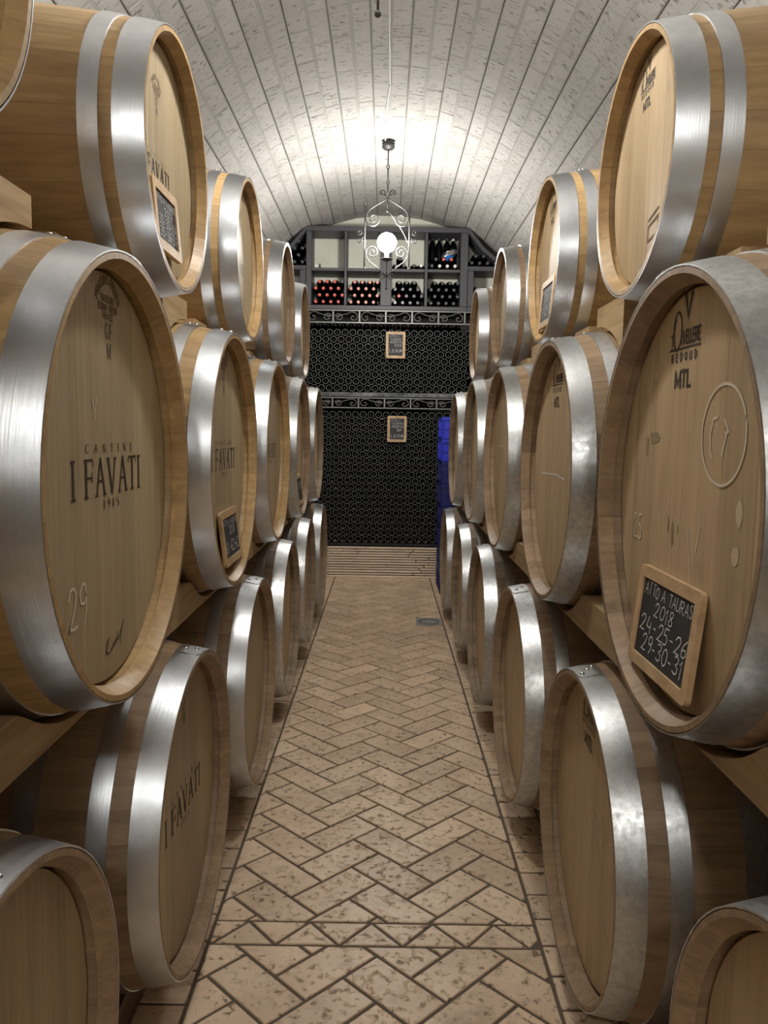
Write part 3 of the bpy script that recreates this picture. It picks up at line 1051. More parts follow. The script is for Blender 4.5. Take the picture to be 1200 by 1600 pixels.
def blot(K, root, cx, cz, rx, rz, mat, name, seed):
    r = random.Random(seed)
    m = MB()
    put = on_head(K.recess - 0.0006 - 0.00004 * (seed % 5))
    n = 18
    m.add([put(cx + rx * math.cos(2 * PI * k / n) * r.uniform(0.8, 1.15), cz + rz * math.sin(2 * PI * k / n) * r.uniform(0.8, 1.15)) for k in range(n)], [tuple(range(n))])
    return m.build(name, MT[mat], root)


for k, (cx, cz, rx, rz) in enumerate(((0.238, 0.000, 0.012, 0.022), (0.232, -0.070, 0.014, 0.018))):
    blot(TON, RB, cx, cz, rx, rz, 'pale_spot', 'water_stain', k)
for k, (cx, cz, rx, rz) in enumerate(((-0.178, 0.118, 0.030, 0.013), (-0.222, 0.100, 0.006, 0.022), (-0.050, -0.068, 0.006, 0.026), (-0.075, -0.052, 0.004, 0.018), (-0.022, -0.058, 0.004, 0.010))):
    blot(TON, RB, cx, cz, rx, rz, 'smudge', 'stain', k + 2)
chalk(TON, B[('R', 2, 2)], [[(-0.27, -0.022), (-0.20, -0.016), (0.0, -0.012), (0.12, -0.022)]], 0.006, 'chalk')
chalk(TON, B[('R', 2, 3)], [[(-0.21, 0.065), (-0.05, 0.06)]], 0.006, 'chalk')
chalk(TON, B[('R', 1, 1)], [[(0.06, 0.10), (0.12, 0.075), (0.13, 0.03), (0.10, 0.025), (0.055, 0.06), (0.07, 0.02), (0.13, -0.06)], [(-0.18, 0.29), (-0.16, 0.21)], [(-0.13, 0.30), (-0.12, 0.20)]], 0.005)
chalk(TON, B[('R', 1, 2)], [[(-0.12, 0.12), (0.05, -0.02)]], 0.003)
chalk(BAR, B[('R', 3, 0)], [[(0.03, -0.135), (0.10, -0.12)], [(0.03, -0.150), (0.10, -0.138), (0.10, -0.175), (0.03, -0.185), (0.03, -0.150)]], 0.006, 'ink_soft', 'stencil')
chalk(BAR, B[('R', 3, 0)], [[(-0.03, -0.235), (-0.035, -0.255)], [(-0.015, -0.225), (-0.012, -0.25), (-0.025, -0.262), (-0.022, -0.24)]], 0.005, 'chalk')
pts = [(0.13 + 0.045 * math.cos(q), -0.12 + 0.045 * math.sin(q)) for q in [2 * PI * k / 24 for k in range(25)]]
chalk(BAR, B[('L', 3, 2)], [pts], 0.003)

# ------------------------------------------------------------------ timber beams, chocks
def timber(name, x0, x1, ys, ztop, zbot, label, cat, group):
    """prism along Y between functions zbot(y), ztop(y)"""
    mb = MB()
    vs, fs = [], []
    m = len(ys)
    for y in ys:
        vs += [(x0, y, zbot(y)), (x1, y, zbot(y)), (x1, y, ztop(y)), (x0, y, ztop(y))]
    for i in range(m - 1):
        for k in range(4):
            l = (k + 1) % 4
            fs.append((i * 4 + k, i * 4 + l, i * 4 + 4 + l, i * 4 + 4 + k))
    fs += [(0, 1, 2, 3), (m * 4 - 1, m * 4 - 2, m * 4 - 3, m * 4 - 4)]
    mb.add(vs, fs)
    return tag(mb.build(name, MT['beam']), label, cat, group)


def under(circles, cap):
    def f(y):
        z = cap
        for yc, zc, r in circles:
            d = r * r - (y - yc) ** 2
            if d > 0:
                z = min(z, zc - math.sqrt(d) - 0.0015)
        return z
    return f


def over(circles, base):
    def f(y):
        z = base
        for yc, zc, r in circles:
            d = r * r - (y - yc) ** 2
            if d > 0:
                z = max(z, zc + math.sqrt(d) + 0.0015)
        return z
    return f


def frange(a, b, n):
    return [a + (b - a) * i / n for i in range(n + 1)]


for sd, side, word in (('L', -1, 'left'), ('R', 1, 'right')):
    for dep, (xa, xb) in (('front', (0.602, 0.70)), ('back', (1.33, 1.43))):
        X0, X1 = sorted((side * xa, side * xb))
        rr = TON.r(0.20) + 0.0015
        c2 = [(Y, H + Z, rr) for a, Y, Z in ROWS[(sd, 2)]]
        c1 = [(Y, H + Z, rr) for a, Y, Z in ROWS[(sd, 1)]]
        zb = max(zc + r for _, zc, r in c1) + 0.001
        timber('timber_beam', X0, X1, frange(-0.1, 6.95, 200), under(c2, zb + 0.105), lambda y: zb,
               '%s scalloped timber beam between bottom and middle barrel rows, %s stack' % ('front' if dep == 'front' else 'rear hidden', word), 'beam', 'beams under the middle barrels')
        timber('floor_beam', X0 + side * 0.06, X1 + side * 0.06, frange(0.3, 7.35, 160), under(c1, 0.11), lambda y: 0.001,
               '%s timber runner on the floor under the bottom barrels, %s stack' % ('front' if dep == 'front' else 'rear hidden', word), 'beam', 'runners under the bottom barrels').data.materials[0] = MT['runner']
    r2 = TON.r(0.25) + 0.002
    r3 = BAR.r(0.25) + 0.002
    c3 = [(Y, H + Z, r3) for a, Y, Z in ROWS[(sd, 3)]]
    if sd == 'R':
        c3 = [(0.86, H + 0.658, r3)] + c3
    for k in range(1, 6):
        a, Y, Z = ROWS[(sd, 2)][k]
        low = [(Y, H + Z, r2)]
        apex = H + Z + r2
        for part_, ya, yb, cap in (('thick chock', Y - 0.30, Y - 0.005, apex + 0.062), ('thin wedge', Y + 0.10, Y + 0.30, apex + 0.022)):
            near3 = [c for c in c3 if c[0] < Y] if part_ == 'thick chock' else [c for c in c3 if c[0] > Y]
            if not near3: continue
            top, bot = under(c3, cap), over(low, H + Z + 0.2)
            ys = [y for y in frange(ya, yb, 24) if top(y) - bot(y) > 0.006]
            if len(ys) < 3: continue
            X0, X1 = sorted((side * (0.675 if sd == 'L' else 0.69), side * (0.765 if sd == 'L' else 0.78)))
            timber('wooden_chock', X0, X1, ys, top, bot,
                   '%s of wood lying on %s big barrel, %s stack' % (part_, ['', 'nearest visible', 'second', 'third', 'fourth', 'farthest'][k], word), 'chock', 'chocks under the small top barrels')


# ------------------------------------------------------------------ slates
def slate(name_label, w, h, lines, loc, rz, lean, group, frame=0.024):
    root = thing('slate_board', loc, name_label, 'slate', group, rz)
    # local: text plane faces -x, right of text is -y, stands on z=0
    M = Matrix.Rotation(lean, 4, 'Y')
    mb = MB()
    t = 0.012
    rad = 0.014

    def rrect(hw, z0, z1, r, n=4):
        pts = []
        for cx, cz, q0 in ((hw - r, z1 - r, 0), (-hw + r, z1 - r, PI / 2), (-hw + r, z0 + r, PI), (hw - r, z0 + r, 1.5 * PI)):
            for k in range(n + 1):
                q = q0 + PI / 2 * k / n
                pts.append((cx + r * math.cos(q), cz + r * math.sin(q)))
        return pts
    o = rrect(w / 2, 0, h, rad)
    i_ = rrect(w / 2 - frame, frame, h - frame, 0.002)
    n = len(o)
    vs = [(-t, y, z) for y, z in o] + [(-t, y, z) for y, z in i_] + [(0, y, z) for y, z in o] + [(0, y, z) for y, z in i_]
    fs = []
    for k in range(n):
        l = (k + 1) % n
        fs += [(k, l, n + l, n + k), (2 * n + l, 2 * n + k, 3 * n + k, 3 * n + l), (l, k, 2 * n + k, 2 * n + l), (n + k, n + l, 3 * n + l, 3 * n + k)]
    mb.add([M @ Vector(v) for v in vs], fs)
    mb.build('frame', MT['slate_frame'], root)
    mb = MB()
    mb.box(-t + 0.004, -0.002, -w / 2 + frame - 0.001, w / 2 - frame + 0.001, frame - 0.001, h - frame + 0.001)
    mb.v = [tuple(M @ Vector(v)) for v in mb.v]
    mb.build('writing_surface', MT['slate'], root)
    mb = MB()
    put = lambda tt, z, d=0.0: tuple(M @ Vector((-t + 0.0033 - d, -tt, z)))
    iw, ih = w / 2 - frame, h - 2 * frame
    r = random.Random(len(name_label))
    for txt, u0, u1, v0, v1 in lines:
        write(mb, txt, -iw + 2 * iw * u0, -iw + 2 * iw * u1, frame + ih * v0, frame + ih * v1, put, 0.085, wob=0.07, slant=0.14, r=r)
    tag(mb.build('chalk_writing', MT['chalk'], root), 'white chalk handwriting')
    return root


def head_slate(key, K, t, w, h, lines, label, drop=None):
    sd, lv, i = key
    a, Y, Z = ROWS[(sd, lv)][i]
    side = -1 if sd == 'L' else 1
    rin = K.Re - 0.0265
    half = max(abs(t - w / 2), abs(t + w / 2))
    zb = -math.sqrt(rin * rin - half * half) + 0.002
    xb, xt = 0.026, K.recess - 0.002
    lean = math.asin(min(0.5, (xt - xb) / h))
    X = side * (a + xb)
    Yw = Y + (t if side < 0 else -t)
    slate(label, w, h, lines, (X, Yw, H + Z + zb), 0.0 if side > 0 else PI, lean, 'slates leaning in barrel heads')


head_slate(('R', 2, 1), TON, -0.018, 0.325, 0.206, [('ATTO A TAURASI', 0.05, 0.98, 0.80, 0.95), ('2018', 0.30, 0.66, 0.58, 0.76), ('24-25-26', 0.06, 0.97, 0.33, 0.54), ('29-30-31', 0.14, 0.93, 0.08, 0.30)],
           'framed slate chalked ATTO A TAURASI 2018 in the right foreground barrel')
head_slate(('L', 3, 1), BAR, -0.046, 0.225, 0.165, [('ATTO A TAURASI', 0.04, 0.98, 0.80, 0.95), ('2017', 0.42, 0.80, 0.58, 0.76), ('33-30-34', 0.12, 0.97, 0.34, 0.54), ('35-36-37', 0.12, 0.98, 0.10, 0.30)],
           'framed slate chalked 2017 in the small upper left barrel')
head_slate(('L', 2, 2), TON, 0.030, 0.295, 0.185, [('ATTO A TAURASI', 0.04, 0.98, 0.80, 0.95), ('2018', 0.38, 0.75, 0.55, 0.76), ('61-62-63', 0.06, 0.97, 0.12, 0.40)],
           'framed slate chalked 61-62-63 in the second left middle barrel')
head_slate(('R', 3, 1), BAR, -0.005, 0.24, 0.185, [('ATTO A TAURASI', 0.04, 0.98, 0.80, 0.95), ('2017', 0.3, 0.7, 0.55, 0.75), ('11-12-13', 0.06, 0.97, 0.15, 0.42)],
           'framed slate half hidden behind hoop of a right top barrel')
head_slate(('L', 2, 4), TON, 0.03, 0.29, 0.190, [('2018', 0.3, 0.7, 0.55, 0.8)], 'framed slate sliver in the fourth left middle barrel')

# ------------------------------------------------------------------ end wall: bottle rack
YR = 8.68
bt = MB()
bt.lathe([(0, 0.026), (0.012, 0.023), (0.022, 0.012), (0.0285, 0.0015), (0.0325, 0.0), (0.0365, 0.0018), (0.0395, 0.008), (0.0398, 0.02), (0.0398, 0.175), (0.036, 0.20), (0.022, 0.226),
          (0.0155, 0.245), (0.0150, 0.290), (0.0165, 0.291), (0.0165, 0.300), (0.014, 0.303), (0, 0.303)], 20, 'y')
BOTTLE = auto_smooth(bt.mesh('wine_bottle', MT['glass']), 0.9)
lowb = MB()
lowb.lathe([(0, 0.026), (0.020, 0.014), (0.0285, 0.0015), (0.0325, 0.0), (0.0365, 0.0018), (0.0398, 0.010), (0.0398, 0.175), (0.018, 0.23), (0.0150, 0.30), (0, 0.30)], 14, 'y')

rack = thing('wine_rack', (0, YR, 0), 'tall dark iron wine rack filling the end wall', 'rack')
mb = MB(); mb.bevel_box(-0.93, 0.93, 0.0, 0.36, 1.972, 2.022, 0.004); mb.build('rack_shelf', MT['rack'], rack)
mb = MB(); mb.bevel_box(-0.93, 0.93, -0.012, -0.0005, 1.976, 2.022, 0.002); mb.build('shelf_edge', MT['rack_edge'], rack)
mb = MB(); mb.bevel_box(-0.93, 0.93, 0.01, 0.36, 0.350, 0.380, 0.004); mb.build('rack_shelf', MT['rack'], rack)
mb = MB(); mb.box(-0.93, 0.93, 0.36, 0.38, 0.0, 2.89); mb.build('back_panel', MT['rack'], rack)
for x in (-0.95, 0.93):
    mb = MB(); mb.bevel_box(x, x + 0.03, 0.0, 0.36, 0.0, 2.885, 0.003); mb.build('upright', MT['rack'], rack)


def scroll(cx, cz, r0, r1, q0, turns, n=22):
    return [(cx + (r0 + (r1 - r0) * k / n) * math.cos(q0 + 2 * PI * turns * k / n), cz + (r0 + (r1 - r0) * k / n) * math.sin(q0 + 2 * PI * turns * k / n)) for k in range(n + 1)]


def s_panel(w, h):
    """S scroll: curl at lower left, sweep up and over, curl at lower right (units of the panel, fills its height)"""
    cl, cr_ = (-w / 2 + 0.054, -h * 0.09), (w / 2 - 0.060, -h * 0.07)
    left = scroll(cl[0], cl[1], 0.008, 0.046, PI * 0.1, 1.40, 26)          # opens outwards, ends heading right along the bottom
    right = []
    n = 30
    for k in range(n + 1):
        t = k / n
        r = 0.009 + (0.066 - 0.009) * (1 - t) ** 1.5
        q = PI * 0.72 - 2 * PI * 1.30 * t
        right.append((cr_[0] + r * math.cos(q), cr_[1] + r * math.sin(q)))
    a, b = left[-1], right[0]
    k_ = []
    for i in range(1, 10):
        t = i / 10
        h00, h10, h01, h11 = 2 * t ** 3 - 3 * t ** 2 + 1, t ** 3 - 2 * t ** 2 + t, -2 * t ** 3 + 3 * t ** 2, t ** 3 - t ** 2
        m0, m1 = (0.075, 0.0), (0.06, 0.05)
        k_.append((h00 * a[0] + h10 * m0[0] + h01 * b[0] + h11 * m1[0], h00 * a[1] + h10 * m0[1] + h01 * b[1] + h11 * m1[1]))
    return left + k_ + right


def frieze(z0, z1, bars, first_mirror):
    for z in (z0, z1):
        mb = MB(); mb.box(-0.90, 0.90, -0.010, 0.004, z - 0.006, z + 0.006); mb.build('frieze_rail', MT['iron_light'], rack)
    h = z1 - z0 - 0.016
    zc = (z0 + z1) / 2
    for k, x in enumerate(bars):
        mb = MB(); mb.box(x - 0.008, x + 0.008, -0.009, 0.003, z0 + 0.008, z1 - 0.008); mb.build('frieze_bar', MT['iron_light'], rack)
        if k + 1 < len(bars):
            w = bars[k + 1] - x - 0.016
            sx = -1 if (k % 2 == 0) == first_mirror else 1
            pts = [(sx * px + x + 0.008 + w / 2, -0.003, zc + max(-h / 2, min(h / 2, pz * (h / 0.118)))) for px, pz in s_panel(w, 0.118)]
            mb = MB(); mb.tube(pts, 0.0042, 5); mb.build('scroll', MT['iron_light'], rack, True)


bars = [-0.856 + 0.281 * k for k in range(7)]
frieze(2.758, 2.885, bars, True)
frieze(1.856, 1.962, bars, True)

n_ind = 0
restb = MB()
PX, PZ = 0.0825, 0.0737


NTH = ['first', 'second', 'third', 'fourth', 'fifth', 'sixth', 'seventh', 'eighth', 'ninth', 'tenth', 'eleventh', 'twelfth', 'thirteenth', 'fourteenth', 'fifteenth', 'sixteenth', 'seventeenth',
       'eighteenth', 'nineteenth', 'twentieth', 'twenty-first', 'twenty-second']


def rack_rows(z_top, rows, individual_rows, where, shift):
    for r in range(rows):
        z = z_top - r * (PZ if where == 'upper' else 0.0715)
        off = (PX / 2 if (r + shift) % 2 else 0.0)
        k = 0
        x = -0.860 + off
        while x < 0.895:
            vis = (-0.81 < x < 0.87) if where == 'upper' else (-0.70 < x < 0.60)
            if r < individual_rows and vis:
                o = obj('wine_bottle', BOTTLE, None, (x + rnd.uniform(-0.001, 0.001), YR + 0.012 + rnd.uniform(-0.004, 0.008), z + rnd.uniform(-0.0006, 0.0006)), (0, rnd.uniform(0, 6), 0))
                tag(o, 'base-out wine bottle in %s rack, %s row from top, %s from left' % (where, NTH[r], NTH[k]), 'bottle', 'bottles lying in the %s rack' % where)
                k += 1
            else:
                restb.add([(vx + x, vy, vz + z) for vx, vy, vz in lowb.v], lowb.f)
            x += PX


rack_rows(2.656, 9, 9, 'upper', 0)
rack_rows(1.783, 20, 1, 'lower', 1)
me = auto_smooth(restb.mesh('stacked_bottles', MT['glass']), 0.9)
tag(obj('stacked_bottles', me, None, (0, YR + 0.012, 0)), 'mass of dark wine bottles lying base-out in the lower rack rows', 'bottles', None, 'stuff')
# neck-out bottles on the top of each rack
for z, where, n0, n1 in ((2.656 + 0.0775, 'upper', 0, 20), (1.783 + 0.0765, 'lower', 2, 16)):
    for k in range(n0, n1):
        x = -0.80 + PX * k
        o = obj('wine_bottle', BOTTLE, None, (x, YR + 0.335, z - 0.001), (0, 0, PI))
        tag(o, 'bottle neck poking out above the %s rack stack, %s from left' % (where, NTH[k - n0]), 'bottle', 'neck-out bottles on the %s rack' % where)

# slats under the rack
pile = random.Random(3)
slats = thing('slat_stack', (0, YR, 0), 'stack of pale wooden slats laid flat under the bottle rack', 'slats')
for k in range(12):
    z0 = 0.001 + k * 0.0289
    cut = {1: 0.33, 2: 0.42, 3: 0.40, 4: 0.45, 6: 0.36, 5: 0.50, 7: 0.50, 8: 0.28, 9: 0.30, 10: 0.33}.get(k)
    segs = [(-0.90, cut - 0.004), (cut + 0.004, 0.90)] if cut else [(-0.90, 0.90)]
    if k == 9: segs = [(-0.90, -0.285), (-0.277, cut - 0.004), (cut + 0.004, 0.90)]
    for a, b in segs:
        mb = MB()
        dy = pile.uniform(-0.006, 0.006)
        tilt = pile.uniform(-0.0015, 0.0015)
        mb.bevel_box(a, b, 0.0, 0.07, 0.0, 0.0192, 0.003)
        mb.v = [(x, y, z + tilt * (x - a) / (b - a)) for x, y, z in mb.v]
        mb.build('slat', MT['slat'], slats, False, (0, -0.002 + dy, z0 + 0.0012))
    if k < 11:
        for x in (-0.86, -0.45, 0.05, 0.34, 0.46, 0.84):
            mb = MB(); mb.box(x - 0.02, x + 0.02, 0.025, 0.065, z0 + 0.0204, z0 + 0.0300); mb.build('spacer', MT['runner'], slats)
mb = MB(); mb.box(-0.93, 0.93, 0.09, 0.36, 0.0, 0.349); mb.build('plinth', MT['rack'], rack)

# hanging slates on the rack
for z, x, lines, lab in ((2.387, 0.096, [('ATTO A', 0.08, 0.72, 0.86, 0.96), ('TAURASI', 0.12, 0.85, 0.72, 0.82), ('RISERVA', 0.12, 0.95, 0.58, 0.68), ('2015', 0.42, 0.90, 0.42, 0.53), ('L.21.10.04', 0.05, 0.95, 0.16, 0.30)], 'slate price board hanging in front of the upper bottle rack'),
                         (1.494, 0.126, [('ATTO A', 0.08, 0.72, 0.86, 0.96), ('TAURASI', 0.10, 0.90, 0.72, 0.82), ('RISERVA', 0.12, 0.95, 0.56, 0.67), ('2017', 0.48, 0.80, 0.38, 0.50), ('L.22.10.04', 0.08, 0.95, 0.10, 0.24)], 'slate price board hanging in front of the lower bottle rack')):
    s = slate(lab, 0.208, 0.280, lines, (x, YR - 0.016, z), PI / 2, 0.0, 'slates hanging on the rack', 0.028)
    mb = MB()
    top = 0.278
    mb.tube([(0.004, 0, top - 0.02), (0.006, 0, top), (0.004, 0.004, top + 0.05), (-0.002, -0.006, top + 0.085), (0.008, -0.012, top + 0.10), (0.016, -0.008, top + 0.095)], 0.0022, 5)
    mb.build('hook', MT['iron'], s)
    mb = MB(); mb.tube([(-0.0125, 0, top - 0.012), (-0.010, 0, top - 0.011)], 0.004, 8); mb.build('hole', MT['black'], s)

# ------------------------------------------------------------------ end wall: cubby shelf
shelf = thing('bottle_shelf', (0, YR, 2.896), 'dark grey wooden cubby shelf high on the end wall', 'shelf')
SD = 0.36


def board(name, x0, x1, z0, z1, y0=0.0, y1=SD, b=0.003):
    mb = MB()
    mb.bevel_box(x0, x1, y0, y1, z0 - 2.896, z1 - 2.896, b)
    return mb.build(name, MT['shelf'], shelf)


board('top_board', -0.868, 0.850, 3.708, 3.760)
board('bottom_board', -0.868, 0.850, 2.897, 2.940)
board('side_board', -0.868, -0.812, 2.942, 3.706)
board('side_board', 0.772, 0.850, 2.942, 3.706)
board('divider', -0.462, -0.436, 2.942, 3.706)
board('divider', -0.076, 0.038, 2.942, 3.706)
board('divider', 0.396, 0.422, 2.942, 3.706)
for a, b in ((-0.810, -0.464), (-0.434, -0.078), (0.040, 0.394), (0.424, 0.770)):
    board('middle_board', a, b, 3.297, 3.329, 0.004)
# side wings reaching under the vault
board('wing_board', -1.50, -0.870, 3.305, 3.350)
board('wing_board', 0.852, 1.50, 3.318, 3.366)
board('wing_board', -1.70, -0.870, 2.897, 2.940)
board('wing_board', 0.852, 1.70, 2.897, 2.940)
board('wing_post', -0.935, -0.872, 2.942, 3.303)
board('wing_post', 0.854, 0.915, 2.942, 3.316)
for sgn, x0 in ((-1, -0.868), (1, 0.850)):
    mb = MB()
    p = [(x0, 3.706), (x0, 3.762), (x0 + sgn * 0.17, 3.560), (x0 + sgn * 0.37, 3.400), (x0 + sgn * 0.36, 3.360), (x0 + sgn * 0.15, 3.525)]
    vs = [(x, y, z - 2.896) for y in (0.0, SD) for x, z in p]
    n = len(p)
    fs = [(0, 1, 2, 5), (5, 2, 3, 4), (n + 5, n + 2, n + 1, n), (n + 4, n + 3, n + 2, n + 5)] + [(i, (i + 1) % n, n + (i + 1) % n, n + i) for i in range(n)]
    mb.add(vs, fs)
    mb.build('sloping_board', MT['shelf'], shelf)

cp = MB(); cp.lathe([(0.0152, 0.232), (0.0162, 0.245), (0.0162, 0.288), (0.0178, 0.290), (0.0178, 0.301), (0.0160, 0.305), (0, 0.305)], 12, 'y')
CAPS = {k: auto_smooth(cp.mesh('capsule', MT[k]), 0.9) for k in ('cap_red', 'cap_pink', 'cap_dark', 'cap_white')}


def shelf_bottle(x, z, cap, label, group, y=None, rot=None):
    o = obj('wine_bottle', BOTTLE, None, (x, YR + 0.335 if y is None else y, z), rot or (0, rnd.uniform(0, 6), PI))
    tag(o, label, 'bottle', group)
    obj('capsule', CAPS[cap], o)
    return o


def cubby(x0, rows, caps, label, group):
    z = 2.940 + 0.0402
    for r in range(rows):
        for k in range(4):
            c = caps(r, k)
            if c is None: continue
            shelf_bottle(x0 + 0.0408 + (0.0405 if r % 2 else 0) + 0.081 * k * 0.998, z, c, label(r, k), group)
        z += 0.0700


cubby(-0.808, 4, lambda r, k: 'cap_dark' if (r, k) == (3, 3) else 'cap_red', lambda r, k: 'bottle with dark capsule at top right of red-capped pile' if (r, k) == (3, 3) else 'red capped bottle in leftmost lower cubby, %s row up, %s from left' % (NTH[r], NTH[k]), 'red capped bottles')
cubby(-0.432, 4, lambda r, k: 'cap_pink', lambda r, k: 'copper capped bottle in second lower cubby, %s row up, %s from left' % (NTH[r], NTH[k]), 'copper capped bottles')
cubby(0.042, 4, lambda r, k: None if (r, k) == (3, 3) else ('cap_red' if (r, k) == (1, 0) else 'cap_dark'), lambda r, k: 'single red capped bottle among dark ones in third lower cubby' if (r, k) == (1, 0) else 'dark capped bottle in third lower cubby, %s row up, %s from left' % (NTH[r], NTH[k]), 'dark capped bottles, third cubby')
cubby(0.426, 4, lambda r, k: 'cap_dark', lambda r, k: 'dark capped bottle in rightmost lower cubby, %s row up, %s from left' % (NTH[r], NTH[k]), 'dark capped bottles, fourth cubby')
ZM = 3.329 + 0.0402
# upper third cubby: loose lying bottles
for x, z, c, lab in ((0.085, ZM, 'cap_dark', 'lying bottle far left on third upper shelf'), (0.170, ZM, 'cap_dark', 'lying bottle second from left on third upper shelf'),
                     (0.128, ZM + 0.069, 'cap_dark', 'lying bottle resting on two others behind the lamp globe'), (0.280, ZM, 'cap_dark', 'lying bottle alone at right of third upper shelf'),
                     (0.355, ZM - 0.0, 'cap_white', 'bottle with white capsule on third upper shelf')):
    shelf_bottle(x, z, c, lab, 'loose bottles on upper shelf')
# upper fourth cubby: lying in front, standing behind
for k, (x, c) in enumerate(((0.470, 'cap_dark'), (0.552, 'cap_white'), (0.634, 'cap_white'), (0.716, 'cap_white'))):
    shelf_bottle(x, ZM, c, 'white capped bottle, %s from left in front on rightmost upper shelf' % NTH[k] if c == 'cap_white' else 'dark capped bottle lying left on the rightmost upper shelf', 'bottles on rightmost upper shelf')
for k, (x, c) in enumerate(((0.511, 'cap_dark'), (0.593, 'cap_red'), (0.675, 'cap_red'))):
    shelf_bottle(x, ZM + 0.0705, c, 'red capped bottle, %s from left in second layer on rightmost upper shelf' % NTH[k] if c == 'cap_red' else 'second layer dark capped bottle on the rightmost upper shelf', 'second layer on rightmost upper shelf')
for k, (x, ln, c) in enumerate(((0.480, 0.1, 'cap_dark'), (0.560, 0.02, 'cap_dark'), (0.640, 0.05, 'cap_dark'), (0.715, 0.0, 'cap_white'))):
    o = shelf_bottle(x - 0.0, ZM + 0.0705 * 2 + 0.0, c, ['', ''][0] or 'bottle %s top of the pile on the rightmost upper shelf' % ['leaning left on', 'upright second on', 'upright third on', 'pale necked on'][k], 'bottles on rightmost upper shelf', YR + 0.20, (PI / 2 * 0.94, 0, (0.12 if k % 2 else -0.1)))
    o.location = (x, YR + 0.270, ZM + 0.075)
# foil bag
bag = thing('crumpled_bag', (0.660, YR + 0.10, ZM + 0.115), 'crumpled silver and blue bag on top of shelf bottles', 'bag')
for nm, m, dx, dz, sx, sz in (('foil_top', 'bag_silver', 0.0, 0.03, 0.075, 0.045), ('blue_bottom', 'bag_blue', -0.012, -0.012, 0.052, 0.032)):
    mb = MB()
    mb.ball((0, 0, 0), 1.0, 14, 9)
    rr = random.Random(5)
    mb.v = [(dx + x * sx * rr.uniform(0.7, 1.25) + 0.5 * z * sx, y * 0.05 * rr.uniform(0.7, 1.2), dz + z * sz * rr.uniform(0.7, 1.25) + 0.25 * x * sz) for x, y, z in mb.v]
    mb.build(nm, MT[m], bag)
# odd small items at the left of the first upper cubby
mb = MB(); mb.lathe([(0, 0), (0.014, 0), (0.014, 0.03), (0.009, 0.034), (0, 0.034)], 12); tag(mb.build('white_cap', MT['cap_white'], None, True, (-0.765, YR + 0.03, 3.3295)), 'small white cap on the first upper shelf', 'cap')
mb = MB(); mb.lathe([(0, 0), (0.012, 0), (0.010, 0.028), (0.005, 0.045), (0, 0.046)], 10); tag(mb.build('black_stopper', MT['cap_dark'], None, True, (-0.725, YR + 0.03, 3.3295)), 'small black stopper on the first upper shelf', 'stopper')
# wings
lw = random.Random(11)
for r in range(5):
    for k in range(5 - r):
        x = -0.912 - 0.083 * k - (0.041 if r % 2 else 0)
        z = 3.350 + 0.0402 + 0.0708 * r
        if z > ZS + math.sqrt(RV ** 2 - (abs(x) + 0.04) ** 2) - 0.075: continue
        shelf_bottle(x, z, 'cap_dark', 'dark bottle piled on left wing board, %s layer, %s from the shelf' % (NTH[r], NTH[k]), 'bottles on the left wing board', YR + 0.335 - lw.uniform(0, 0.012))
for k, c in ((0, 'cap_dark'), (1, 'cap_white'), (2, 'cap_dark')):
    shelf_bottle(-0.985 - 0.084 * k, 2.940 + 0.0402 + 0.0, c, 'white capped bottle in the lower left wing' if c == 'cap_white' else ('dark bottle %s the white capped one in lower left wing' % ('right of' if k == 0 else 'left of')), 'bottles in the lower left wing')
for r in range(2):
    for k in range(4 - r):
        x = 0.895 + 0.083 * k + (0.0415 if r else 0)
        z = 3.366 + 0.0402 + 0.0708 * r
        if z > ZS + math.sqrt(RV ** 2 - (abs(x) + 0.04) ** 2) - 0.12: continue
        o = shelf_bottle(x, z, 'cap_dark', '%s layer dark bottle on right wing board, %s from the shelf' % ('upper' if r else 'lower', NTH[k]), 'bottles on the right wing board')
for k in range(3):
    shelf_bottle(0.960 + 0.083 * k, 2.940 + 0.0402 + 0.16, 'cap_dark', 'dark bottle just above the barrel in lower right wing, %s from the shelf' % NTH[k], 'bottles in the lower right wing')
mb = MB(); mb.bevel_box(0.918, 1.45, 0.02, 0.34, 3.060 - 2.896, 3.098 - 2.896, 0.003); mb.build('wing_board', MT['shelf'], shelf)

# ------------------------------------------------------------------ crates
def crate_mesh(mat):
    mb = MB()
    W, D, h, t = 0.40, 0.60, 0.222, 0.012
    mb.box(0, W, 0, D, 0.0, 0.012)
    for x in (0.010, W - 0.010 - t): mb.box(x, x + t, 0.010, D - 0.010, 0.012, h - 0.02)
    for y in (0.010, D - 0.010 - t): mb.box(0.010 + t, W - 0.010 - t, y, y + t, 0.012, h - 0.02)
    for z0, z1 in ((h - 0.034, h - 0.004), (0.0, 0.026)):
        mb.box(0, W, 0, 0.010, z0, z1); mb.box(0, W, D - 0.010, D, z0, z1)
        mb.box(0, 0.010, 0.010, D - 0.010, z0, z1); mb.box(W - 0.010, W, 0.010, D - 0.010, z0, z1)
    for k in range(8):
        y = 0.0 + k * (D - 0.016) / 7
        mb.box(0.0, 0.010, max(y, 0.0), y + 0.014, 0.026, h - 0.034)
        mb.box(W - 0.010, W, max(y, 0.0), y + 0.014, 0.026, h - 0.034)
    for k in range(6):
        x = k * (W - 0.014) / 5
        mb.box(x, x + 0.014, 0, 0.010, 0.026, h - 0.034)
        mb.box(x, x + 0.014, D - 0.010, D, 0.026, h - 0.034)
    mb.box(0.012, W - 0.012, 0.002, 0.010, 0.100, 0.114)
    mb.box(0.002, 0.010, 0.012, D - 0.012, 0.100, 0.114)
    return mb.mesh('plastic_crate', mat)


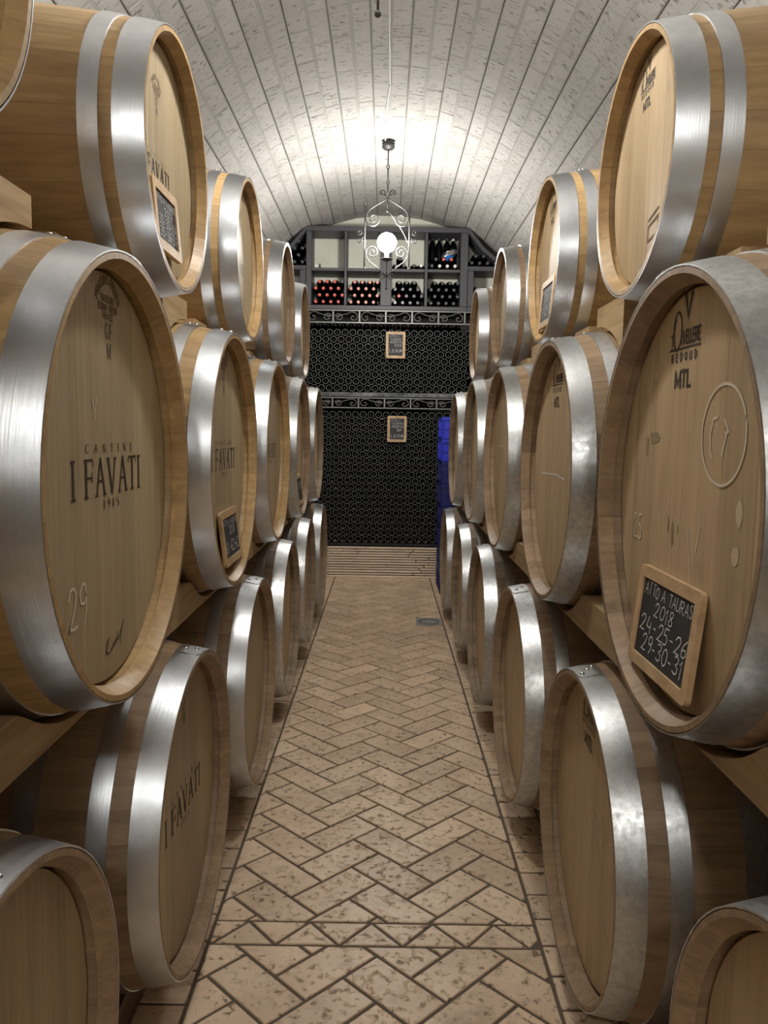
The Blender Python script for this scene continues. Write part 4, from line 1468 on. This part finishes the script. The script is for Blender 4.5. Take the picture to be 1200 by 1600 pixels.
CM = {k: crate_mesh(MT[k]) for k in ('crate_blue', 'crate_navy')}
for k in range(8):
    nm = 'crate_blue' if k >= 6 else 'crate_navy'
    o = obj('plastic_crate', CM[nm], None, (0.566 - 0.0016 * k + (0.004 if k % 2 else 0), 7.83, 0.0005 + k * 0.2195))
    tag(o, ('bright blue plastic crate, %s of its stack beside the rack' % ('topmost' if k == 7 else 'second from the top')) if k >= 6 else
        'navy plastic crate, %s from the floor in the stack beside the rack' % ['lowest', 'second', 'third', 'fourth', 'fifth', 'sixth'][k], 'crate', 'crates stacked beside the rack')

# ------------------------------------------------------------------ floor drain
dr = thing('floor_drain', (0.395, 6.635, 0.0), 'square steel floor drain with round slotted grate', 'drain')
mb = MB()
S, Ri = 0.108, 0.088
n = 32
sq = []
for k in range(n):
    q = 2 * PI * k / n
    c, s = math.cos(q), math.sin(q)
    f = S / max(abs(c), abs(s))
    sq.append((c * f, s * f * 1.2))
vs = [(x, y, 0.006) for x, y in sq] + [(Ri * math.cos(2 * PI * k / n), 1.2 * Ri * math.sin(2 * PI * k / n), 0.006) for k in range(n)]
vs += [(x, y, -0.004) for x, y in sq] + [(Ri * math.cos(2 * PI * k / n), 1.2 * Ri * math.sin(2 * PI * k / n), -0.004) for k in range(n)]
fs = []
for k in range(n):
    l = (k + 1) % n
    fs += [(k, l, n + l, n + k), (l, k, 2 * n + k, 2 * n + l), (n + k, n + l, 3 * n + l, 3 * n + k)]
mb.add(vs, fs)
mb.build('drain_frame', MT['drain'], dr)
mb = MB(); mb.lathe([(0, -0.003), (Ri, -0.003), (Ri, 0.0015), (0, 0.0015)], 32); g = mb.build('drain_pit', MT['black'], dr); g.scale = (1, 1.2, 1)
mb = MB(); mb.lathe([(0, 0.002), (0.066, 0.002), (0.066, 0.006), (0, 0.0065)], 32); g = mb.build('grate', MT['drain'], dr); g.scale = (1, 1.2, 1)
for k in range(16):
    q = 2 * PI * k / 16
    mb = MB()
    mb.box(0.060, 0.086, -0.005, 0.005, 0.002, 0.0055)
    o = mb.build('grate_bar', MT['drain'], dr, False, None, (0, 0, q)); 
    o.scale = (1, 1, 1)

# ------------------------------------------------------------------ lamps
def lamp(x, y, label):
    root = thing('pendant_lamp', (x, y, 2.78), label, 'lamp', 'wrought iron pendant lamps')
    Z0 = 2.78

    def P(pts): return [(px, 0.0, pz - Z0) for px, pz in pts]
    def part(name, pts, r, n=6, mat='iron'):
        m = MB(); m.tube(P(pts), r, n); return m.build(name, MT[mat], root, True)
    m = MB(); m.lathe([(0, 3.962 - Z0), (0.045, 3.960 - Z0), (0.055, 3.945 - Z0), (0.050, 3.935 - Z0), (0.055, 3.920 - Z0), (0.040, 3.903 - Z0), (0.012, 3.896 - Z0), (0, 3.896 - Z0)], 20)
    auto_smooth(m.build('canopy', MT['iron'], root).data, 0.7)
    part('hanging_rod', [(0, 3.90), (0, 3.778)], 0.0065)
    part('hanging_rod', [(0, 3.754), (0, 3.652)], 0.0065)
    part('hanging_rod', [(0, 3.628), (0, 3.530)], 0.0065)
    for zc in (3.766, 3.640):
        m = MB(); m.tube([(0.012 * math.cos(q), 0, zc - Z0 + 0.012 * math.sin(q)) for q in [2 * PI * k / 14 for k in range(14)]], 0.004, 6, True)
        m.build('ring', MT['iron'], root, True)
    part('centre_rod', [(0, 3.53), (0, 3.415)], 0.0035)
    m = MB(); m.ball((0, 0, 3.412 - Z0), 0.009); m.build('finial_ball', MT['iron_lamp'], root, True)
    for s in (-1, 1):
        # crown curl running into the shoulder arm and its inner curl
        crown = scroll(s * 0.040, 3.556, 0.007, 0.028, (PI * 0.5), -1.30 * s)
        e = crown[-1]
        arm = [(0, 3.515), (s * 0.03, 3.496), (s * 0.09, 3.460), (s * 0.145, 3.425), (s * 0.170, 3.39), (s * 0.176, 3.355)]
        curl = scroll(s * 0.115, 3.345, 0.060, 0.010, (0.0 if s > 0 else PI), -1.55 * s, 30)
        part('crown_curl', crown + [(s * 0.003, 3.535), (0, 3.515)], 0.0052, 6)
        part('shoulder_arm', arm + curl[1:], 0.0058, 6, 'iron_lamp')
        curl2 = scroll(s * 0.120, 3.080, 0.055, 0.010, (0.0 if s > 0 else PI), 1.55 * s, 30)
        low = [(0, 2.880), (s * 0.03, 2.915), (s * 0.09, 2.965), (s * 0.145, 3.005), (s * 0.170, 3.040), (s * 0.175, 3.075)]
        part('lower_arm', low + curl2[1:], 0.0050, 6, 'iron_lamp')
        part('tail_curl', [(0, 2.93), (s * 0.004, 2.905), (s * 0.012, 2.885)] + scroll(s * 0.040, 2.893, 0.029, 0.008, (PI if s > 0 else 0.0), 1.2 * s, 20), 0.0042)
        part('upright_bar', [(s * 0.185, 3.465), (s * 0.185, 2.955)], 0.0062, 6, 'iron_lamp')
        for zc in (3.470, 2.952):
            m = MB(); m.ball((s * 0.185, 0, zc - Z0), 0.0085); m.build('finial_ball', MT['iron_lamp'], root, True)
        cs = scroll(s * 0.228, 3.240, 0.006, 0.024, PI * 1.5, 1.25 * s, 20)
        cs2 = scroll(s * 0.228, 3.176, 0.024, 0.006, (PI * 0.75 if s > 0 else PI * 0.25), 1.25 * s, 20)
        part('side_scroll', cs + [(s * 0.196, 3.225), (s * 0.193, 3.210), (s * 0.197, 3.198)] + cs2, 0.0048, 6, 'iron_lamp')
    # dish, socket, tail, globe
    m = MB(); m.lathe([(0, 3.008 - Z0), (0.020, 3.012 - Z0), (0.048, 3.024 - Z0), (0.052, 3.030 - Z0), (0.046, 3.030 - Z0), (0.018, 3.020 - Z0), (0, 3.018 - Z0)], 20)
    m.build('dish', MT['iron'], root, True)
    m = MB(); m.lathe([(0, 3.018 - Z0), (0.017, 3.018 - Z0), (0.019, 3.085 - Z0), (0.017, 3.095 - Z0), (0, 3.095 - Z0)], 14)
    m.build('socket', MT['cap_white'], root, True)
    part('tail_rod', [(0, 3.012), (0, 2.795)], 0.0042)
    m = MB(); m.ball((0, 0, 2.789 - Z0), 0.010); m.build('finial_ball', MT['iron'], root, True)
    m = MB(); m.ball((0, 0, 3.160 - Z0), 0.080, 24, 14); m.build('globe', MT['globe'], root, True)
    part('cord', [(0.012, 3.405), (0.05, 3.36), (0.10, 3.295), (0.14, 3.23), (0.172, 3.16)], 0.0024, 5, 'cord')
    return root


for (x, y), lab in zip(LAMP_SPOTS, ('glowing scrolled iron pendant lamp in front of the bottle shelf', 'pendant lamp overhead with only its dark tail tip in view', 'scrolled iron pendant lamp behind the viewer')):
    lamp(x, y, lab)
# surface cable along the crown of the vault with its clips
cab = thing('ceiling_cable', (0, 6.7, 3.955), 'thin white cable clipped along the crown of the vault', 'cable')
mb = MB()
zc = 3.9585
pts = []
yy = -2.0
k = 0
while yy < 6.74:
    pts.append((-0.006 + 0.006 * math.sin(yy * 2.3) + (-0.028 * max(0, min(1, (yy - 5.7) / 0.4))) + rnd.uniform(-0.002, 0.002), yy - 6.7, zc - 3.955 + 0.0))
    yy += 0.22
pts.append((-0.036, 0.03, zc - 3.955 - 0.004))
mb.tube(pts, 0.0065, 6)
mb.build('cable_run', MT['cable'], cab, True)
for q in pts[2::3]:
    mb = MB(); mb.ball(q, 0.0105, 8, 5); mb.build('clip', MT['cable'], cab, True)
